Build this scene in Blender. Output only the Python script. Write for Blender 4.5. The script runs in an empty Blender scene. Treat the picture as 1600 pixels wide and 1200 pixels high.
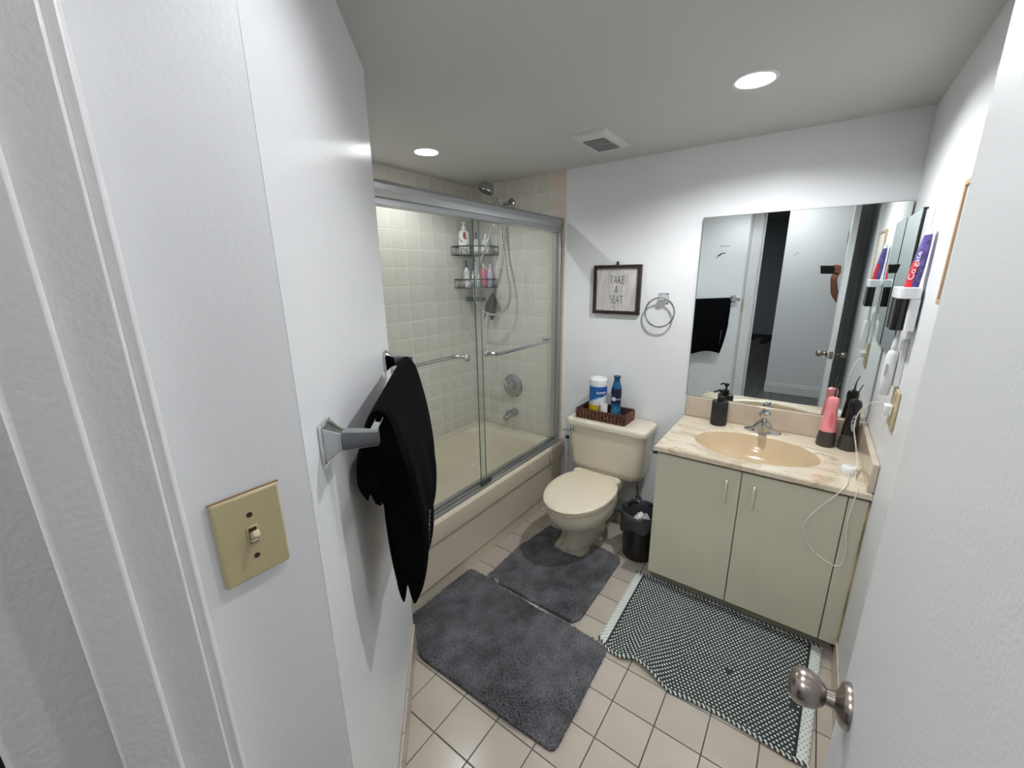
import bpy, math, random
import numpy as np
from mathutils import Vector, Matrix
random.seed(7); rng = np.random.default_rng(7)
PI = math.pi
scene = bpy.context.scene
COL = scene.collection

# ------------------------------------------------------------------ camera
XL, XT, XR, H = -0.797, -0.045, 1.504, 2.109
CAM = Vector((1.2461, -2.31, 1.5091)); YAW, PITCH, ROLL = 0.6278, 0.2573, -0.0097
F = Vector((-math.sin(YAW)*math.cos(PITCH), math.cos(YAW)*math.cos(PITCH), -math.sin(PITCH)))
R0 = Vector((math.cos(YAW), math.sin(YAW), 0)); U0 = R0.cross(F)
Rv = math.cos(ROLL)*R0 + math.sin(ROLL)*U0
Uv = -math.sin(ROLL)*R0 + math.cos(ROLL)*U0
cam = bpy.data.cameras.new('camera'); camo = bpy.data.objects.new('camera', cam); COL.objects.link(camo)
M = Matrix((Rv, Uv, -F)).transposed().to_4x4(); M.translation = CAM
camo.matrix_world = M
cam.sensor_width = 36; cam.lens = 638.8/1600*36; cam.shift_x = -6.63/1600; cam.clip_start = 0.01
scene.camera = camo

# ------------------------------------------------------------------ world and exposure
w = bpy.data.worlds.new('world'); scene.world = w; w.use_nodes = True
w.node_tree.nodes['Background'].inputs[0].default_value = (0.55, 0.6, 0.68, 1)
w.node_tree.nodes['Background'].inputs[1].default_value = 0.05
scene.view_settings.view_transform = 'Standard'; scene.view_settings.look = 'None'
scene.view_settings.gamma = 1; scene.view_settings.use_curve_mapping = False
scene.view_settings.exposure = 0.7
CAN_POWER, TUB_POWER, ENTRY_POWER, HALL_POWER = 24.0, 8.0, 7.0, 8.0
LIGHT_COL = (0.985, 0.99, 1.0)

# ------------------------------------------------------------------ materials
def lin(c): 
    c = c/255
    return c/12.92 if c <= 0.04045 else ((c+0.055)/1.055)**2.4
def rgb(c): return (lin(c[0]), lin(c[1]), lin(c[2]), 1)
MATS = {}
def mat(name, col, rough=.5, metal=0, bump=0, bscale=200, var=0, vscale=6, emit=0, coat=0, detail=3, spec=None, trans=0, col2=None, stretch=None):
    if name in MATS: return MATS[name]
    m = bpy.data.materials.new(name); m.use_nodes = True; MATS[name] = m
    nt = m.node_tree; b = nt.nodes['Principled BSDF']
    b.inputs['Base Color'].default_value = rgb(col); b.inputs['Roughness'].default_value = rough
    b.inputs['Metallic'].default_value = metal
    if spec is not None: b.inputs['Specular IOR Level'].default_value = spec
    if coat: b.inputs['Coat Weight'].default_value = coat; b.inputs['Coat Roughness'].default_value = .08
    if trans: b.inputs['Transmission Weight'].default_value = trans
    if emit: b.inputs['Emission Color'].default_value = rgb(col); b.inputs['Emission Strength'].default_value = emit
    tc = nt.nodes.new('ShaderNodeTexCoord'); src = tc.outputs['Object']
    if stretch:
        mp = nt.nodes.new('ShaderNodeMapping'); mp.inputs['Scale'].default_value = stretch
        nt.links.new(src, mp.inputs[0]); src = mp.outputs[0]
    if var:
        n = nt.nodes.new('ShaderNodeTexNoise'); n.inputs['Scale'].default_value = vscale; n.inputs['Detail'].default_value = 4
        nt.links.new(src, n.inputs['Vector'])
        mx = nt.nodes.new('ShaderNodeMix'); mx.data_type = 'RGBA'
        c2 = col2 if col2 else [max(0, k*(1-var)) for k in col]
        mx.inputs['A'].default_value = rgb(col); mx.inputs['B'].default_value = rgb(c2)
        rp = nt.nodes.new('ShaderNodeMapRange'); rp.inputs['From Min'].default_value = .35; rp.inputs['From Max'].default_value = .65
        nt.links.new(n.outputs['Fac'], rp.inputs['Value']); nt.links.new(rp.outputs[0], mx.inputs['Factor'])
        nt.links.new(mx.outputs['Result'], b.inputs['Base Color'])
    if bump:
        n = nt.nodes.new('ShaderNodeTexNoise'); n.inputs['Scale'].default_value = bscale; n.inputs['Detail'].default_value = detail
        nt.links.new(src, n.inputs['Vector'])
        bp = nt.nodes.new('ShaderNodeBump'); bp.inputs['Strength'].default_value = bump; bp.inputs['Distance'].default_value = .003
        nt.links.new(n.outputs['Fac'], bp.inputs['Height']); nt.links.new(bp.outputs[0], b.inputs['Normal'])
    return m

paint = mat('wall_paint', (231, 233, 235), .42, bump=.09, bscale=170, spec=.45)
paint_gloss = mat('semi_gloss_paint', (232, 234, 237), .3, bump=.16, bscale=150, spec=.5)
trim_paint = mat('trim_paint', (228, 228, 229), .45, bump=.15, bscale=150)
door_paint = mat('door_paint', (224, 226, 228), .45, bump=.2, bscale=200)
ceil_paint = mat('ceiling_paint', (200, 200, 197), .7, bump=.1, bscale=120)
tile_m = mat('beige_wall_tile', (212, 209, 201), .12, var=.05, vscale=5, bump=.06, bscale=14, col2=(203, 199, 188))
bull_m = mat('bullnose_tile', (214, 201, 187), .14, bump=.05, bscale=20)
grout_m = mat('wall_grout', (236, 233, 225), .8)
ftile_m = mat('floor_tile', (198, 189, 177), .22, var=.05, vscale=4, bump=.05, bscale=18, col2=(189, 179, 166))
fgrout_m = mat('floor_grout', (104, 90, 78), .9, var=.25, vscale=12)
base_m = mat('base_tile', (204, 193, 178), .25, var=.06, vscale=9)
tub_m = mat('tub_enamel', (214, 203, 184), .14, coat=.3)
por_m = mat('toilet_porcelain', (226, 218, 199), .1, coat=.4)
seat_m = mat('toilet_seat_plastic', (232, 222, 199), .25)
lam_m = mat('vanity_laminate', (216, 213, 191), .5, var=.03, vscale=3)
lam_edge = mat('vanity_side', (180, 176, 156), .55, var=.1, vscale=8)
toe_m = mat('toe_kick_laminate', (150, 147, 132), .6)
cream_h = mat('cream_handle', (226, 220, 200), .3)
chrome = mat('chrome', (205, 208, 210), .07, 1)
chrome_d = mat('chrome_brushed', (175, 178, 180), .22, 1)
alum = mat('satin_aluminium', (186, 188, 190), .3, 1, bump=.05, bscale=300)
nickel = mat('satin_nickel', (160, 152, 145), .28, 1)
black_p = mat('black_plastic', (16, 16, 18), .35)
black_m = mat('black_wire', (22, 22, 24), .45)
white_p = mat('white_plastic', (232, 234, 236), .25)
almond = mat('almond_plastic', (190, 178, 138), .35)
almond_d = mat('almond_outlet', (196, 180, 142), .4)
dark_hole = mat('dark_screw', (45, 30, 20), .5)
towel_m = mat('black_terry', (6, 7, 10), .95, bump=.9, bscale=900, spec=.06)
wood_dark = mat('dark_wood_frame', (52, 33, 27), .5, bump=.2, bscale=60, var=.4, vscale=20)
wicker_m = mat('dark_wicker', (98, 54, 40), .55, var=.7, vscale=70)
rug_m = mat('grey_plush', (130, 130, 135), .95, var=.2, vscale=14, spec=.1)
rug_b = mat('grey_rug_backing', (70, 70, 76), .95)
light_wood = mat('light_wood_frame', (190, 160, 128), .5)
canvas_m = mat('canvas_print', (228, 225, 222), .6, var=.06, vscale=8)
yarn_d = mat('dark_green_yarn', (52, 60, 59), .9, bump=.6, bscale=350)
yarn_w = mat('white_yarn', (222, 228, 222), .9)
bag_m = mat('black_bin_liner', (62, 64, 68), .28, bump=.7, bscale=40)
skin_m = mat('skin', (172, 116, 92), .55)
smoke_m = mat('smoked_tank', (62, 58, 54), .12)
hallfloor_m = mat('dark_wood_plank', (120, 118, 118), .4, var=.4, vscale=10, stretch=(8, 1, 1))
darkwall_m = mat('dark_room_paint', (176, 180, 186), .8)

def nodemat(name):
    m = bpy.data.materials.new(name); m.use_nodes = True; MATS[name] = m
    nt = m.node_tree; nt.nodes.clear(); out = nt.nodes.new('ShaderNodeOutputMaterial')
    return m, nt, out
# shower glass: clear sheet with fresnel reflection and a little soap haze
def glassmat(name, haze):
    m, nt, out = nodemat(name)
    tr = nt.nodes.new('ShaderNodeBsdfTransparent'); tr.inputs[0].default_value = (.955, .975, .96, 1)
    gl = nt.nodes.new('ShaderNodeBsdfGlossy'); gl.inputs['Roughness'].default_value = .01
    df = nt.nodes.new('ShaderNodeBsdfDiffuse'); df.inputs[0].default_value = (.75, .78, .74, 1)
    lw_ = nt.nodes.new('ShaderNodeLayerWeight'); lw_.inputs['Blend'].default_value = .5
    pw = nt.nodes.new('ShaderNodeMath'); pw.operation = 'POWER'; pw.inputs[1].default_value = 5
    fr = nt.nodes.new('ShaderNodeMath'); fr.operation = 'MULTIPLY_ADD'; fr.inputs[1].default_value = .6; fr.inputs[2].default_value = .02
    nt.links.new(lw_.outputs['Facing'], pw.inputs[0]); nt.links.new(pw.outputs[0], fr.inputs[0])
    m1 = nt.nodes.new('ShaderNodeMixShader'); m1.inputs[0].default_value = haze
    m2 = nt.nodes.new('ShaderNodeMixShader')
    nt.links.new(tr.outputs[0], m1.inputs[1]); nt.links.new(df.outputs[0], m1.inputs[2])
    nt.links.new(fr.outputs[0], m2.inputs[0]); nt.links.new(m1.outputs[0], m2.inputs[1]); nt.links.new(gl.outputs[0], m2.inputs[2])
    nt.links.new(m2.outputs[0], out.inputs[0]); return m
glass_clear = glassmat('shower_glass', .02)
glass_haze = glassmat('hazy_shower_glass', .04)
glass_edge = mat('glass_edge', (92, 108, 100), .15)
def mirrormat(name, c):
    m, nt, out = nodemat(name)
    g = nt.nodes.new('ShaderNodeBsdfGlossy'); g.inputs[0].default_value = c; g.inputs['Roughness'].default_value = 0
    nt.links.new(g.outputs[0], out.inputs[0]); return m
mirror_m = mirrormat('mirror_glass', (.80, .86, .85, 1))
# cultured marble: cream with tan swirls
def marble(name):
    m = mat(name, (232, 220, 198), .16, coat=.3); nt = m.node_tree; b = nt.nodes['Principled BSDF']
    tc = nt.nodes.new('ShaderNodeTexCoord'); mp = nt.nodes.new('ShaderNodeMapping'); mp.inputs['Rotation'].default_value = (0, 0, .6); mp.inputs['Scale'].default_value = (1, 2.2, 1)
    n = nt.nodes.new('ShaderNodeTexNoise'); n.inputs['Scale'].default_value = 2.6; n.inputs['Detail'].default_value = 4; n.inputs['Distortion'].default_value = 2.4
    cr = nt.nodes.new('ShaderNodeValToRGB'); e = cr.color_ramp.elements
    e[0].position = .40; e[0].color = rgb((226, 215, 193)); e[1].position = .75; e[1].color = rgb((216, 202, 177))
    k = e.new(.51); k.color = rgb((222, 210, 187)); k = e.new(.545); k.color = rgb((196, 176, 148)); k = e.new(.59); k.color = rgb((216, 202, 178))
    nt.links.new(tc.outputs['Object'], mp.inputs[0]); nt.links.new(mp.outputs[0], n.inputs['Vector']); nt.links.new(n.outputs['Fac'], cr.inputs[0]); nt.links.new(cr.outputs[0], b.inputs['Base Color'])
    return m
marble_m = marble('cultured_marble')
marble_p = mat('marble_splash', (208, 194, 175), .18, var=.12, vscale=9, col2=(195, 178, 158), coat=.2)
basin_m = mat('basin_marble', (208, 186, 152), .16, coat=.3)
pic_m = mat('whitewashed_board', (212, 209, 206), .6, var=.12, vscale=9, stretch=(6, 1, 1))
ink_m = mat('black_ink', (30, 28, 30), .6)

# ------------------------------------------------------------------ mesh helpers
ORG = {}
class MB:
    def __init__(s): s.v = []; s.f = []
    def add(s, v, f):
        o = len(s.v); s.v += [tuple(p) for p in v]; s.f += [tuple(i+o for i in q) for q in f]; return s
    def box(s, x0, x1, y0, y1, z0, z1):
        v = [(x, y, z) for x in (x0, x1) for y in (y0, y1) for z in (z0, z1)]
        return s.add(v, [(0,1,3,2),(4,6,7,5),(0,4,5,1),(2,3,7,6),(0,2,6,4),(1,5,7,3)])
    def obox(s, c, ax, ay, az, hx, hy, hz):       # oriented box
        c = Vector(c); v = [c + ax*i*hx + ay*j*hy + az*k*hz for i in (-1,1) for j in (-1,1) for k in (-1,1)]
        return s.add(v, [(0,1,3,2),(4,6,7,5),(0,4,5,1),(2,3,7,6),(0,2,6,4),(1,5,7,3)])
    def prism(s, poly, z0, z1):
        n = len(poly); v = [(x, y, z0) for x, y in poly] + [(x, y, z1) for x, y in poly]
        f = [tuple(range(n))[::-1], tuple(range(n, 2*n))] + [(i, (i+1) % n, n+(i+1) % n, n+i) for i in range(n)]
        return s.add(v, f)
    def loft(s, rings, cap0=True, cap1=True, closed=True):
        n = len(rings[0]); v = [p for r in rings for p in r]; f = []
        for k in range(len(rings)-1):
            for i in range(n if closed else n-1):
                j = (i+1) % n; f.append((k*n+i, k*n+j, (k+1)*n+j, (k+1)*n+i))
        if cap0: f.append(tuple(range(n))[::-1])
        if cap1: f.append(tuple((len(rings)-1)*n+i for i in range(n)))
        return s.add(v, f)
    def lathe(s, prof, c=(0,0,0), ax=(0,0,1), n=24, caps=True):
        c = Vector(c); a = Vector(ax).normalized(); t = Vector((1,0,0)) if abs(a.x) < .9 else Vector((0,1,0))
        u = a.cross(t).normalized(); w_ = a.cross(u)
        rings = [[c + a*h + (u*math.cos(2*PI*i/n) + w_*math.sin(2*PI*i/n))*max(r, 1e-4) for i in range(n)] for r, h in prof]
        return s.loft(rings, caps, caps)
    def tube(s, pts, r, n=8, caps=True):
        pts = [Vector(p) for p in pts]; rings = []; rr = r if isinstance(r, (list, tuple)) else [r]*len(pts)
        prev = None
        for i, p in enumerate(pts):
            d = (pts[min(i+1, len(pts)-1)] - pts[max(i-1, 0)]).normalized()
            if prev is None:
                t = Vector((0,0,1)) if abs(d.z) < .9 else Vector((1,0,0)); u = d.cross(t).normalized()
            else: u = (prev - d*prev.dot(d)).normalized()
            prev = u; w_ = d.cross(u)
            rings.append([p + (u*math.cos(2*PI*k/n) + w_*math.sin(2*PI*k/n))*rr[i] for k in range(n)])
        return s.loft(rings, caps, caps)
    def build(s, name, m, parent=None, bevel=0, seg=2, smooth=35, solid=0, sub=0):
        o0 = ORG.get(parent, Vector((0,0,0))) if parent else Vector((0,0,0))
        me = bpy.data.meshes.new(name); me.from_pydata([(p[0]-o0.x, p[1]-o0.y, p[2]-o0.z) for p in s.v], [], s.f); me.update()
        bmfix(me)
        if m: me.materials.append(m)
        if smooth:
            me.polygons.foreach_set('use_smooth', [True]*len(me.polygons)); me.set_sharp_from_angle(angle=math.radians(smooth))
        o = bpy.data.objects.new(name, me); COL.objects.link(o)
        if parent: o.parent = parent
        ORG[o] = o0
        if solid: md = o.modifiers.new('solid', 'SOLIDIFY'); md.thickness = solid; md.offset = 0
        if sub: md = o.modifiers.new('sub', 'SUBSURF'); md.levels = sub; md.render_levels = sub
        if bevel: md = o.modifiers.new('bevel', 'BEVEL'); md.width = bevel; md.segments = seg; md.limit_method = 'ANGLE'; md.angle_limit = math.radians(40)
        return o
import bmesh
def bmfix(me):
    b = bmesh.new(); b.from_mesh(me); bmesh.ops.recalc_face_normals(b, faces=b.faces); b.to_mesh(me); b.free()
def tag(o, label, cat, group=None, kind=None):
    o['label'] = label; o['category'] = cat
    if group: o['group'] = group
    if kind: o['kind'] = kind
    return o
def thing(name, label, cat, loc, group=None, kind=None):
    o = bpy.data.objects.new(name, None); COL.objects.link(o); o.location = loc; ORG[o] = Vector(loc); o.empty_display_size = .05
    return tag(o, label, cat, group, kind)
def rrect(cx, cy, hx, hy, r, z, k=6):
    r = min(r, hx, hy); out = []
    for sx, sy, a0 in ((1,1,0), (-1,1,PI/2), (-1,-1,PI), (1,-1,1.5*PI)):
        for i in range(k+1):
            a = a0 + PI/2*i/k; out.append((cx+sx*(hx-r)+r*math.cos(a), cy+sy*(hy-r)+r*math.sin(a), z))
    return out
def spline(pts, n=8):
    pts = [Vector(p) for p in pts]; out = []
    for i in range(len(pts)-1):
        p0 = pts[max(i-1,0)]; p1 = pts[i]; p2 = pts[i+1]; p3 = pts[min(i+2,len(pts)-1)]
        for k in range(n):
            t = k/n; out.append(.5*((2*p1)+(p2-p0)*t+(2*p0-5*p1+4*p2-p3)*t*t+(3*p1-p0-3*p2+p3)*t**3))
    return out+[pts[-1]]
def text_mesh(txt, size, m, name, parent, to_world, sx=1, thick=.0004, bold=0):
    c = bpy.data.curves.new('t', 'FONT'); c.body = txt; c.size = size; c.extrude = thick; c.align_x = 'CENTER'; c.align_y = 'CENTER'; c.offset = bold
    o = bpy.data.objects.new('t', c); COL.objects.link(o); dg = bpy.context.evaluated_depsgraph_get()
    me = bpy.data.meshes.new_from_object(o.evaluated_get(dg)); bpy.data.objects.remove(o)
    o0 = ORG[parent]
    for vt in me.vertices:
        p = to_world(vt.co.x*sx, vt.co.y, vt.co.z); vt.co = (p[0]-o0.x, p[1]-o0.y, p[2]-o0.z)
    me.name = name; me.materials.clear(); me.materials.append(m)
    t = bpy.data.objects.new(name, me); COL.objects.link(t); t.parent = parent; ORG[t] = o0
    return t
def copies(name, me, parent, spots):
    o0 = ORG[parent]
    for p in spots:
        o = bpy.data.objects.new(name, me); COL.objects.link(o); o.parent = parent; o.location = (p[0]-o0.x, p[1]-o0.y, p[2]-o0.z); ORG[o] = o0
def tile_mesh(name, m, w_, h_, t, b, axis):
    """bevelled tile whose back lies on the surface; axis = outward normal (x, -y or z)"""
    bk = [(-w_/2, -h_/2), (w_/2, -h_/2), (w_/2, h_/2), (-w_/2, h_/2)]; q = 1-2*b/min(w_, h_)
    ft = [(x-math.copysign(b, x), y-math.copysign(b, y)) for x, y in bk]
    def tr(a, c, d):
        return (d, a, c) if axis == 'x' else ((a, -d, c) if axis == '-y' else ((a, c, d) if axis == 'z' else (-d, a, c)))
    v = [tr(a, c, 0) for a, c in bk] + [tr(a, c, t-b*.6) for a, c in bk] + [tr(a, c, t) for a, c in ft]
    f = [(0,1,5,4),(1,2,6,5),(2,3,7,6),(3,0,4,7),(4,5,9,8),(5,6,10,9),(6,7,11,10),(7,4,8,11),(8,9,10,11)]
    me = bpy.data.meshes.new(name); me.from_pydata(v, [], f); bmfix(me); me.materials.append(m)
    return me

# ================================================================== structure
# --- floor with six inch tiles
flo = MB().box(XL-.1, XR+.1, -2.34, .1, -.06, -.003).build('floor', fgrout_m); ORG[flo] = Vector((0,0,0))
tag(flo, 'beige square tiled bathroom floor with brown grout', 'floor', kind='structure')
T = .1517; gx, gy = .8445, -1.0229
def inside_room(x, y):
    if y > -.0 or x < -.08 or x > XR: return False
    if x+y < -1.36-.11 and y < -1.43-.0: return False
    if y < -2.3: return False
    return True
tm = tile_mesh('tile', ftile_m, T-.0035, T-.0035, .0035, .0014, 'z')
spots = []
for i in range(-8, 6):
    for j in range(-8, 10):
        x = gx+(i+.5)*T; y = gy-(j+.5)*T
        if inside_room(x, y) and x+T/2 < XR+.03: spots.append((x, y, -.0035))
copies('tile', tm, flo, spots)
# narrow cut tiles along the right wall
xcut = max(s[0] for s in spots)+T/2
if XR-xcut > .02:
    tmc = tile_mesh('cut_tile', ftile_m, XR-xcut-.004, T-.0035, .0035, .0014, 'z')
    copies('tile', tmc, flo, [((xcut+XR)/2, gy-(j+.5)*T, -.0035) for j in range(-6, 9)])

# --- ceiling, one sheet with two round cut-outs for the downlights
LA, LB, LC, LR = (.986, -.637), (-.425, -.745), (.986, -1.74), .053
cb = MB()
def crect(x0, x1, y0, y1): cb.add([(x0,y0,H),(x1,y0,H),(x1,y1,H),(x0,y1,H)], [(0,1,2,3)])
def chole(cx, cy, a, r, n=32):
    sq = []
    for i in range(n):
        t = 2*PI*i/n+PI/4; c, s_ = math.cos(t), math.sin(t); k = a/max(abs(c), abs(s_)); sq.append((cx+c*k, cy+s_*k, H))
    ci = [(cx+r*math.cos(2*PI*i/n+PI/4), cy+r*math.sin(2*PI*i/n+PI/4), H) for i in range(n)]
    cb.loft([sq, ci], False, False)
y0, y1 = -2.34, .1; xs = [XL-.1]
for cx, ys_ in ((LB[0], [LB[1]]), (LA[0], [LC[1], LA[1]])):
    crect(xs[-1], cx-.1, y0, y1); yc_ = y0
    for cy in ys_:
        crect(cx-.1, cx+.1, yc_, cy-.1); chole(cx, cy, .1, LR); yc_ = cy+.1
    crect(cx-.1, cx+.1, yc_, y1); xs.append(cx+.1)
crect(xs[-1], XR+.1, y0, y1)
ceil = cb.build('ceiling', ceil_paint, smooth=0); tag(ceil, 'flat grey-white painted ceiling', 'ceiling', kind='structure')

# --- back wall, painted, with tiles at the tub end
wb = MB().box(XL-.1, XR+.1, 0, .1, -.06, H+.2).build('wall_back', paint, smooth=0); tag(wb, 'white back wall with mirror, picture and shower tiles', 'wall', kind='structure')
PT = .107; zl = [1.779+PT*k for k in range(-13, 3)] + [H]
zl = [.4175]+[z for z in zl if z > .44]
MB().box(XL, XT, -.0068, 0, .417, H-.001).build('tile_grout', grout_m, wb, smooth=0)
def tile_grid(parent, axis, ulines, zlines, place, m=tile_m):
    cache = {}
    for a, b in zip(ulines[:-1], ulines[1:]):
        for c, d in zip(zlines[:-1], zlines[1:]):
            k = (round(b-a, 4), round(d-c, 4))
            if min(k) < .012: continue
            if k not in cache: cache[k] = tile_mesh('tile', m, k[0]-.0036, k[1]-.0036, .0085, .0016, axis)
            copies('tile', cache[k], parent, [place((a+b)/2, (c+d)/2)])
xl_ = [XT-PT*k for k in range(0, 8)][::-1]; xl_ = [XL+.008]+[x for x in xl_ if x > XL+.02]
tile_grid(wb, '-y', xl_[:-1], zl, lambda u, z: (u, 0, z))
tile_grid(wb, '-y', xl_[-2:], zl, lambda u, z: (u, 0, z), bull_m)
# --- left long tile wall
wl = MB().box(XL-.1, XL, -1.6, 0, -.06, H+.2).build('wall_left', paint, smooth=0); tag(wl, 'long beige tiled wall behind the bathtub', 'wall', kind='structure')
MB().box(XL, XL+.0068, -1.43, 0, .417, H-.001).build('tile_grout', grout_m, wl, smooth=0)
yl = [-.073-PT*k for k in range(0, 13)]; yl = [-.0085]+[y for y in yl if y > -1.40]+[-1.43]; yl = yl[::-1]
tile_grid(wl, 'x', yl, zl, lambda u, z: (XL, u, z))
# --- right wall
wr = MB().box(XR, XR+.1, -2.34, 0, -.06, H+.2).build('wall_right', paint, smooth=0); tag(wr, 'white right wall behind the open door', 'wall', kind='structure')
# --- end wall of the tub, diagonal towel wall, short switch wall
P1, P2 = (.059, -1.43), (.675, -2.046)
we = MB().prism([(XL-.1, -1.431), (.0585, -1.431), (-.02, -1.53), (XL-.1, -1.53)], -.06, H+.2).build('wall_front_tub', paint, smooth=0); tag(we, 'end wall of the bathtub alcove, hidden behind the towel wall', 'wall', kind='structure')
wd = MB().prism([P1, P2, (.575, -2.075), (-.019, -1.531)], -.06, H+.2).build('wall_diagonal', paint_gloss, smooth=0); tag(wd, 'glossy white diagonal wall carrying the towel bar', 'wall', kind='structure')
ws = MB().prism([(.675, -2.0465), (.675, -2.225), (.575, -2.225), (.575, -2.0755)], -.06, H+.2).build('wall_entry', paint, smooth=0); tag(ws, 'narrow white wall with the light switch beside the doorway', 'wall', kind='structure')
EW = Vector((1,-1,0)).normalized(); NW = Vector((1,1,0)).normalized(); OW = Vector((.059,-1.43,0)); ZV = Vector((0,0,1))
def wallp(s, o, z): return OW + EW*s + NW*o + ZV*z
# --- front wall with the doorway
wf = MB().box(.575, .74, -2.345, -2.2255, -.06, 2.45).box(1.42, XR+.1, -2.345, -2.2255, -.06, 2.45).box(.74, 1.42, -2.345, -2.2255, 2.05, 2.45).box(XL-.1, .575, -2.345, -2.2255, -.06, 2.45).box(XR+.1, 3, -2.345, -2.2255, -.06, 2.45)
wfo = wf.build('wall_front', paint, smooth=0); tag(wfo, 'white wall around the entrance doorway', 'wall', kind='structure')
# door frame: jambs, stops, casings
fr = thing('trim_1', 'white painted door frame with stop and casing at left edge', 'door frame', (.76, -2.28, 0), kind='structure')
MB().box(.74, .76, -2.358, -2.222, 0, 2.05).build('jamb', trim_paint, fr, bevel=.003)
MB().box(.7605, .773, -2.301, -2.262, 0, 2.03).build('door_stop', trim_paint, fr, bevel=.004)
MB().box(.676, .7545, -2.225, -2.2085, 0, 2.1).build('casing', trim_paint, fr, bevel=.005)
MB().box(.66, .7398, -2.362, -2.3455, 0, 2.1).build('casing', trim_paint, fr, bevel=.006)
MB().box(1.40, 1.42, -2.342, -2.222, 0, 2.05).build('jamb', trim_paint, fr, bevel=.003)
MB().box(1.389, 1.3995, -2.301, -2.262, 0, 2.03).build('door_stop', trim_paint, fr, bevel=.004)
MB().box(.76, 1.40, -2.342, -2.222, 2.03, 2.05).build('head_jamb', trim_paint, fr, bevel=.003)
MB().box(1.406, 1.475, -2.225, -2.2085, 0, 2.1).build('casing', trim_paint, fr, bevel=.005)
MB().box(.756, 1.405, -2.225, -2.2085, 2.037, 2.1).build('casing', trim_paint, fr, bevel=.005)
MB().box(.7602, .762, -2.256, -2.23, .84, .90).build('strike_plate', nickel, fr, bevel=.001)
# tile baseboards
def baseboard(name, label, a, b, nrm, h=.108, t=.008, L=.152):
    a = Vector((a[0], a[1], 0)); b = Vector((b[0], b[1], 0)); d = (b-a); n = max(1, round(d.length/L)); d.normalize(); step = (b-a).length/n; nv = Vector((nrm[0], nrm[1], 0))
    r = thing(name, label, 'baseboard', a, kind='structure')
    for i in range(n):
        c = a + d*step*(i+.5)
        m = MB().obox(c+nv*t/2+ZV*(h/2+.0005), d, nv, ZV, step/2-.001, t/2, h/2-.0005)
        m.build('tile', base_m, r, bevel=.002, smooth=0)
baseboard('baseboard_diagonal', 'beige tile baseboard under the towel wall', wallp(.01, .0005, 0), wallp(.868, .0005, 0), NW)
baseboard('baseboard_back', 'beige tile baseboard behind the toilet', (-.025, -.0005), (.742, -.0005), (0, -1))
baseboard('baseboard_right', 'beige tile baseboard under right wall beside woven mat', (XR-.0005, -.525), (XR-.0005, -2.2), (-1, 0))

# --- hallway behind the camera, seen in the mirror
hf = MB().box(-4, 4, -8.6, -2.345, -.06, -.008).build('floor_hall', mat('hall_gap', (40,40,40), .8), smooth=0); tag(hf, 'dark wood plank floor of the hallway seen in the mirror', 'floor', kind='structure')
pm = bpy.data.meshes.new('plank'); v = MB().box(-.065, .065, -.6, .6, 0, .008); pm.from_pydata(v.v, [], v.f); bmfix(pm); pm.materials.append(hallfloor_m)
copies('plank', pm, hf, [(.08+.133*i, -2.96-1.205*j-.4*(i % 3)+.0, -.008) for i in range(-4, 14) for j in range(0, 4)])
hw = MB().box(.86, 3, -3.66, -3.56, -.0075, 2.45).build('wall_hall', paint, smooth=0); tag(hw, 'white hallway wall reflected in the mirror behind the phone', 'wall', kind='structure')
hb = MB().box(.855, 3, -3.5595, -3.545, -.0, .10).box(.855, 3, -3.5595, -3.552, .10, .125).build('baseboard_hall', trim_paint, bevel=.003); tag(hb, 'white moulded baseboard of the hallway wall in mirror', 'baseboard', kind='structure')
hd = MB().box(-4, 4, -8.7, -8.6, -.06, 2.5).box(-4.1, -4, -8.7, -2.345, -.06, 2.5).box(4, 4.1, -8.7, -2.345, -.06, 2.5).build('wall_far', darkwall_m, smooth=0); tag(hd, 'dark far room wall in the mirror beyond the hallway', 'wall', kind='structure')
hc = MB().box(-4, 4, -8.6, -2.345, 2.45, 2.5).build('ceiling_hall', ceil_paint, smooth=0); tag(hc, 'white hallway ceiling above the doorway', 'ceiling', kind='structure')
hl = thing('hall_ceiling_light', 'round flush ceiling light in the hallway behind the camera', 'light', (.85, -3.0, 2.45))
MB().lathe([(.14, 0), (.14, -.02), (.13, -.035)], (.85, -3.0, 2.449), n=32).build('fixture_base', white_p, hl)
MB().lathe([(.125, -.036), (.11, -.055), (.06, -.068), (.001, -.07)], (.85, -3.0, 2.449), n=32).build('diffuser', mat('hall_glow', (255, 250, 240), .5, emit=4), hl)
def area(name, loc, r, power, parent=None, spread=180):
    l = bpy.data.lights.new(name, 'AREA'); l.shape = 'DISK'; l.size = 2*r; l.energy = power; l.color = LIGHT_COL; l.spread = math.radians(spread)
    o = bpy.data.objects.new(name, l); COL.objects.link(o); o.location = loc
    if parent: o.parent = parent; o.location = Vector(loc)-ORG[parent]
    return o
area('hall_lamp', (.85, -3.0, 2.375), .1, HALL_POWER, hl)

fl = thing('far_room_fill_light', 'added unseen fill light brightening the dark room beyond the hallway', 'light', (-1.2, -6.4, 2.45))  # invented fixture, out of view, added to lift the far room in the mirror
MB().lathe([(.12, 0), (.12, -.02), (.11, -.03)], (-1.2, -6.4, 2.449), n=28).build('fixture_base', white_p, fl)
MB().lathe([(.105, -.031), (.09, -.05), (.05, -.06), (.001, -.062)], (-1.2, -6.4, 2.449), n=28).build('diffuser', MATS['hall_glow'], fl)
area('far_room_fill_lamp', (-1.2, -6.4, 2.38), .09, 7.0, fl)
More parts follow.
